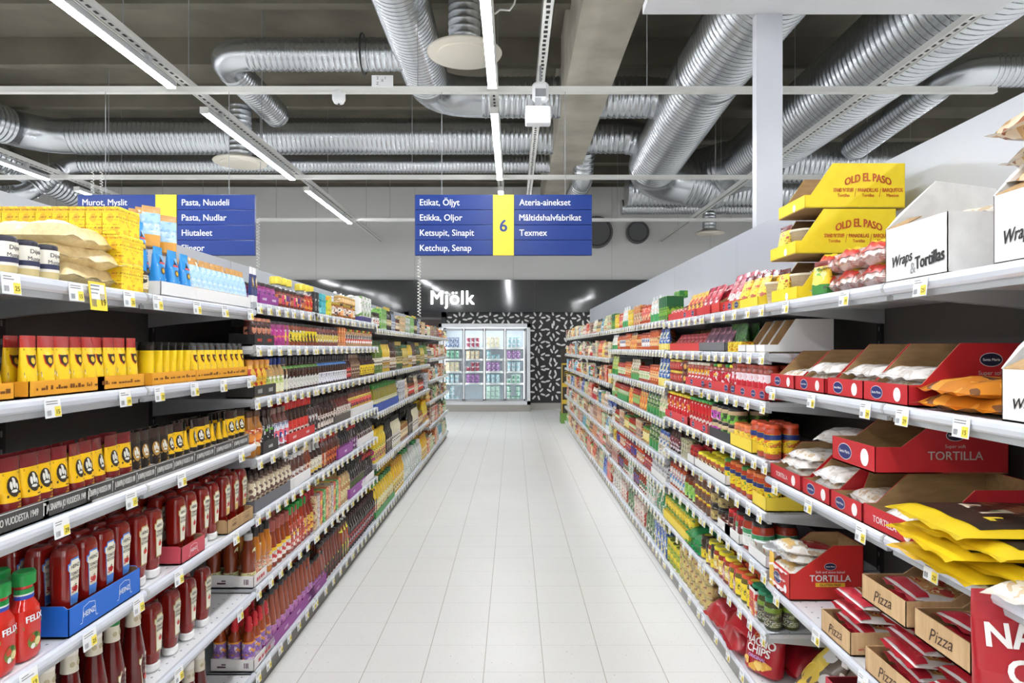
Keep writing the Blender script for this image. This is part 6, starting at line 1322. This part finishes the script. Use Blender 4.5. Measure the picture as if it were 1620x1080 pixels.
seq('R3', 1, [(BW, 'blue and white pouch', .1, .05, 3), (WG, 'white and green pouch', .09, .05, 4), (OJ(441, .16), 'tall orange sauce jar', .075, .072, 7, dict(rows=2)), (tj('pasta_sauce_jar', (150, 60, 40), (200, 90, 50), (236, 238, 240), (90, 120, 180), (226, 130, 60), 442, .038, .14), 'sauce jar with white and blue label', .08, .076, 8), (OJ(443, .13), 'short orange sauce jar', .075, .072, 5), (OP, 'orange noodle pouch', .1, .05, 3)], 1)
seq('R3', 2, [(BW, 'blue and white pouch', .1, .05, 3), (fp('pasta_pouch', (190, 206, 90), (226, 230, 200), (110, 150, 70), 445, (180, 200, 90), (60, 150, 70), .09, .19), 'lime pouch', .095, .05, 4), (OJ(446, .15), 'orange sauce jar', .075, .072, 8, dict(rows=2)), (GJ(447), 'red sauce jar with green label', .073, .07, 12, dict(rows=2)), (fp('pasta_pouch', (240, 230, 210), (200, 150, 110), (90, 150, 80), 448, None, (90, 160, 90), .09, .18), 'cream pouch with green foot', .095, .05, 4)], 1)
seq('R3', 3, [(PP, 'long pasta pack', .09, .05, 5), (DG, 'dark green noodle pouch', .11, .05, 4), (OP, 'orange noodle pouch', .1, .05, 5), (GJ(450, .14), 'red sauce jar with green label', .073, .07, 8, dict(rows=2, tray=GTR, per=8, tdesc='green tray of sauce jars')), (GJ(451, .15), 'tall green-labelled sauce jar', .073, .07, 7, dict(rows=2))], 1)
seq('R3', 4, [(fp('pasta_pouch', (236, 230, 214), (206, 180, 140), (90, 130, 190), 455, (60, 100, 190), None, .1, .18), 'cream pouch with blue top', .1, .05, 5), (DG, 'dark green noodle pouch', .11, .05, 3), (fj('olive_jar', (90, 150, 70), (190, 150, 80), (240, 220, 140), (226, 120, 60), (240, 236, 220), 456, .038, .13), 'green-lidded jar', .08, .076, 6, dict(rows=2)), (fc('rice_carton', (226, 160, 110), (240, 226, 200), (60, 60, 110), 457, .08, .16), 'peach carton', .085, .12, 6), (GJ(458, .13), 'red sauce jar with green label', .073, .07, 9, dict(rows=2))], 1)
MILK = fc('cream_carton', (226, 226, 228), (190, 190, 196), (60, 60, 70), 460, .052, .14, .06)
seq('R3', 5, [(MILK, 'small white carton', .055, .06, 10, dict(rows=2, tray=WT, per=10, tdesc='white tray of small cartons')), (fb('oil_bottle', 'oil', (226, 190, 60), (60, 50, 40), (240, 210, 60), (60, 50, 40), (236, 226, 200), 461, .042, .15), 'yellow-labelled bottle', .09, .086, 3), (tj('tomato_jar', (120, 40, 60), (170, 60, 60), (150, 70, 110), (240, 210, 200), (226, 120, 60), 462, .035, .13), 'violet-labelled tomato jar', .073, .07, 9, dict(rows=2)), (tj('tomato_jar', (200, 60, 40), (206, 80, 44), (236, 236, 230), (206, 60, 60), (226, 160, 80), 463, .036, .13), 'white-labelled tomato jar', .075, .072, 10, dict(rows=2)), (tj('tomato_jar', (60, 60, 130), (170, 60, 50), (60, 70, 150), (240, 226, 226), (206, 60, 60), 464, .035, .13), 'blue-labelled tomato jar', .073, .07, 7)], 1)
seq('R3', 6, [(fp('soup_pouch', (60, 150, 100), (226, 232, 226), (240, 210, 190), 470, (50, 140, 90), None, .12, .19), 'teal soup pouch', .12, .05, 3), (fc('soup_carton', (206, 60, 64), (240, 226, 220), (60, 140, 80), 471, .1, .17), 'red soup carton', .104, .12, 4), (fc('soup_carton', (226, 230, 226), (60, 150, 80), (240, 200, 180), 472, .1, .16), 'white soup carton with green print', .104, .12, 5), (fb('sauce_bottle', 'oil', (170, 70, 40), (226, 230, 226), (90, 160, 130), (240, 236, 226), (206, 90, 60), 473, .036, .17), 'rust bottle with pale cap', .076, .072, 8), (fj('olive_jar', (60, 60, 60), (120, 80, 60), (90, 90, 150), (236, 226, 220), (206, 70, 60), 474, .036, .14), 'blue and red jar', .076, .072, 6)], 2)
seq('R3', 7, [(fc('tea_carton', (60, 100, 180), (240, 226, 90), (236, 236, 240), 480, .09, .2), 'blue and yellow carton', .094, .12, 4), (fp('pasta_pouch', (232, 228, 220), (206, 200, 190), (90, 70, 60), 481, None, None, .13, .2), 'pale flour pouch', .135, .06, 4), (fp('pasta_pouch', (120, 150, 110), (226, 220, 200), (60, 60, 50), 482, (60, 60, 60), None, .1, .22), 'sage green pouch', .105, .05, 6), (fc('soup_carton', (226, 206, 190), (206, 90, 80), (240, 236, 230), 483, .1, .17), 'blush soup carton', .105, .12, 7)], 2)
# far right bay
r5 = random.Random(52)
for i, (o, h) in enumerate((([1, 0, 4, 3, 5, 2, 7, 6], .18), ([5, 2, 1, 6, 0, 3, 4], .22), ([4, 5, 2, 0, 3, 6, 1], .2), ([6, 0, 5, 4, 3, 1, 2], .2), ([2, 4, 0, 3, 6, 1, 7], .2), ([3, 4, 6, 1, 7, 0, 5], .18), ([6, 1, 0, 2, 4, 7, 5], .23))):
    wild('R4', i, ['spice', 'soup', 'baking', 'dessert', 'stock', 'broth'], r5, h, 7, o, 2 if i > 3 else 1)
# ------------------------------------------------------------------ dairy cooler at the far wall
CXW = lambda px: (px - CX) / 60; CZ = lambda py: EYE + (CY - py) / 60
o = thing('dairy_cooler', 'large white glass-door dairy cooler set in the far wall', 'cooler', (CXW(773), YB, 0))
x0, x1 = CXW(698) - CXW(773), CXW(838) - CXW(773); zt, z0 = CZ(513), .17; FR = mat((222, 224, 226), .3); INW = mat((222, 228, 234), .4); YD = -.62
b = MB(); b.box(x0, x0 + .08, YD, -.01, z0, zt, FR); b.box(x1 - .08, x1, YD, -.01, z0, zt, FR); b.box(x0, x1, YD, -.01, zt - .10, zt, FR); b.box(x0, x1, YD, -.01, z0, z0 + .1, FR); b.build('frame', o)
b = MB(); b.box(x0 + .1, x1 - .1, -.06, -.012, z0, zt, INW); b.build('back_panel', o)
b = MB(); b.box(x0, x1, YD - .005, -.01, 0, z0, mat((176, 172, 166), .3, .7)); b.build('kick_plate', o)
b = MB(); b.box(x0 + .14, x1 - .14, YD + .08, YD + .14, zt - .17, zt - .14, mat((255, 255, 255), .4, emit=2.5)); b.build('cooler_lamp', o)
for f_ in (.0, .25, .5, .75, 1.0):
    xx = x0 + .15 + (x1 - x0 - .3) * f_
    b = MB(); b.box(xx - .012, xx + .012, YD + .03, YD + .05, z0 + .15, zt - .2, mat((255, 255, 255), .4, emit=2.5)); b.build('cooler_lamp', o)
SHZ = [CZ(632), CZ(604), CZ(586), CZ(567), CZ(549.5)]
for z_ in SHZ:
    b = MB(); b.box(x0 + .13, x1 - .13, YD + .12, -.06, z_ - .03, z_, mat((232, 236, 240), .3)); s_ = b.build('shelf', o)
    b = MB(); b.box(x0 + .13, x1 - .13, YD + .105, YD + .12, z_ - .045, z_ + .005, OFFW); b.build('price_rail', s_)
gl = bpy.data.materials.new('pane'); gl.use_nodes = True; nt = gl.node_tree; nt.nodes.clear()
go = nt.nodes.new('ShaderNodeOutputMaterial'); gm = nt.nodes.new('ShaderNodeMixShader'); gt = nt.nodes.new('ShaderNodeBsdfTransparent'); gg = nt.nodes.new('ShaderNodeBsdfGlossy'); gf = nt.nodes.new('ShaderNodeFresnel')
gg.inputs['Roughness'].default_value = .02; gt.inputs[0].default_value = (.93, .96, .97, 1); gf.inputs[0].default_value = 1.35
nt.links.new(gf.outputs[0], gm.inputs[0]); nt.links.new(gt.outputs[0], gm.inputs[1]); nt.links.new(gg.outputs[0], gm.inputs[2]); nt.links.new(gm.outputs[0], go.inputs[0])
xs = [x0 + .12, (x0 + .12) * .5 + (x0 + x1) * .25, (x0 + x1) / 2, (x1 - .12) * .5 + (x0 + x1) * .25, x1 - .12]
for k in range(4):
    b = MB(); a, c = xs[k] + .004, xs[k + 1] - .004
    for u, v in ((a, a + .035), (c - .035, c)): b.box(u, v, YD - .03, YD, z0 + .105, zt - .135, mat((176, 180, 184), .3, .6))
    b.box(a, c, YD - .03, YD, z0 + .105, z0 + .15, mat((176, 180, 184), .3, .6)); b.box(a, c, YD - .03, YD, zt - .18, zt - .135, mat((176, 180, 184), .3, .6)); d_ = b.build('door', o)
    b = MB(); b.box(a + .035, c - .035, YD - .018, YD - .014, z0 + .15, zt - .18, gl); b.build('pane', d_)
    b = MB(); hx = c - .05 if k % 2 == 0 else a + .05; b.box(hx - .01, hx + .01, YD - .06, YD - .045, 1.0, 1.35, CHROME); b.build('handle', d_)
rd = random.Random(4); N5 = ['lowest', 'second', 'middle', 'fourth', 'top']
DC = [((226, 236, 240), (120, 190, 200), (240, 244, 246), 'white and aqua'), ((190, 90, 110), (240, 226, 230), (150, 60, 80), 'pink'), ((240, 226, 190), (226, 160, 80), (240, 240, 236), 'cream'), ((150, 90, 160), (236, 220, 236), (200, 150, 206), 'lilac'), ((200, 230, 214), (90, 170, 130), (240, 244, 240), 'mint'), ((110, 130, 170), (230, 236, 244), (60, 80, 120), 'slate blue')]
DK = [[0, 0, 4, 4], [0, 3, 0, 4], [2, 1, 3, 0], [4, 2, 0, 3], [5, 1, 2, 0]]
for si, z_ in enumerate(SHZ):
    hmax = ((SHZ[si + 1] if si < 4 else zt - .2) - z_) - .08
    for k in range(4):
        if si == 0 and k == 1: continue
        a, b_, c, w = DC[DK[si][k]]; st = (3 if si in (0,) else 2) if hmax > .2 else 1; h = min(.13, hmax / st) if si else min(.14, hmax / 3)
        pk = bowl('yogurt_tub', False, .055, h * .97, P(a, b_, c, seed=500 + si * 4 + k), b_, 'tub') if (si + k) % 2 else carton('milk_carton', False, .1, .1, h * .97, P(a, b_, c, seed=520 + si * 4 + k))
        n = int((xs[k + 1] - xs[k] - .1) / .116)
        for j in range(n):
            for t_ in range(st):
                if t_ and rd.random() < .12: break
                place(pk, (CXW(773) + xs[k] + .1 + .116 * j, YB + YD + .19, z_ + t_ * h + .002), 0, uniq(f'{nth(j, "from the left") if j else "leftmost"} {w} {pk.cat}, {N5[si]} cooler shelf behind {("first", "second", "third", "fourth")[k]} door' + (f', layer {("one", "two", "three")[t_]}' if st > 1 else '')), f'{w} dairy packs behind one cooler door')
# cardboard stand by the far end of the right shelves
p = PX(884, 672, 14.3)
o = thing('display_stand', 'dark cardboard display stand with yellow edges by the far right bay', 'display stand', (1.04, 14.2, 0))
DKB = mat((60, 52, 44), .5); YE = mat((214, 180, 60), .5)
b = MB(); b.box(-.02, .38, 0, .35, .0, .22, mat((110, 150, 70), .6)); b.build('base', o)
b = MB(); b.box(0, .38, 0, .33, .22, 1.28, DKB); b.box(-.004, .012, -.004, .01, .22, 1.28, YE); b.box(-.004, .38, -.004, .0, 1.255, 1.29, YE); b.build('body', o)
for z_ in (.42, .78): 
    b = MB(); b.box(-.006, .38, -.008, .0, z_, z_ + .09, YE); b.build('shelf_edge', o)
b = MB(); b.box(.0, .38, .3, .33, 1.28, 1.6, DKB); b.build('header', o)
b = MB()
for k in range(3): b.tube([(.05, -.006, 1.02 + .04 * k), (.15, -.006, 1.05 + .04 * k), (.30, -.006, 1.03 + .05 * k)], .006, YE, 5)
b.build('printed_scroll', o)
for k, v in list(USED.items()):
    if v > 1: print('DUPLICATE LABEL', v, k)
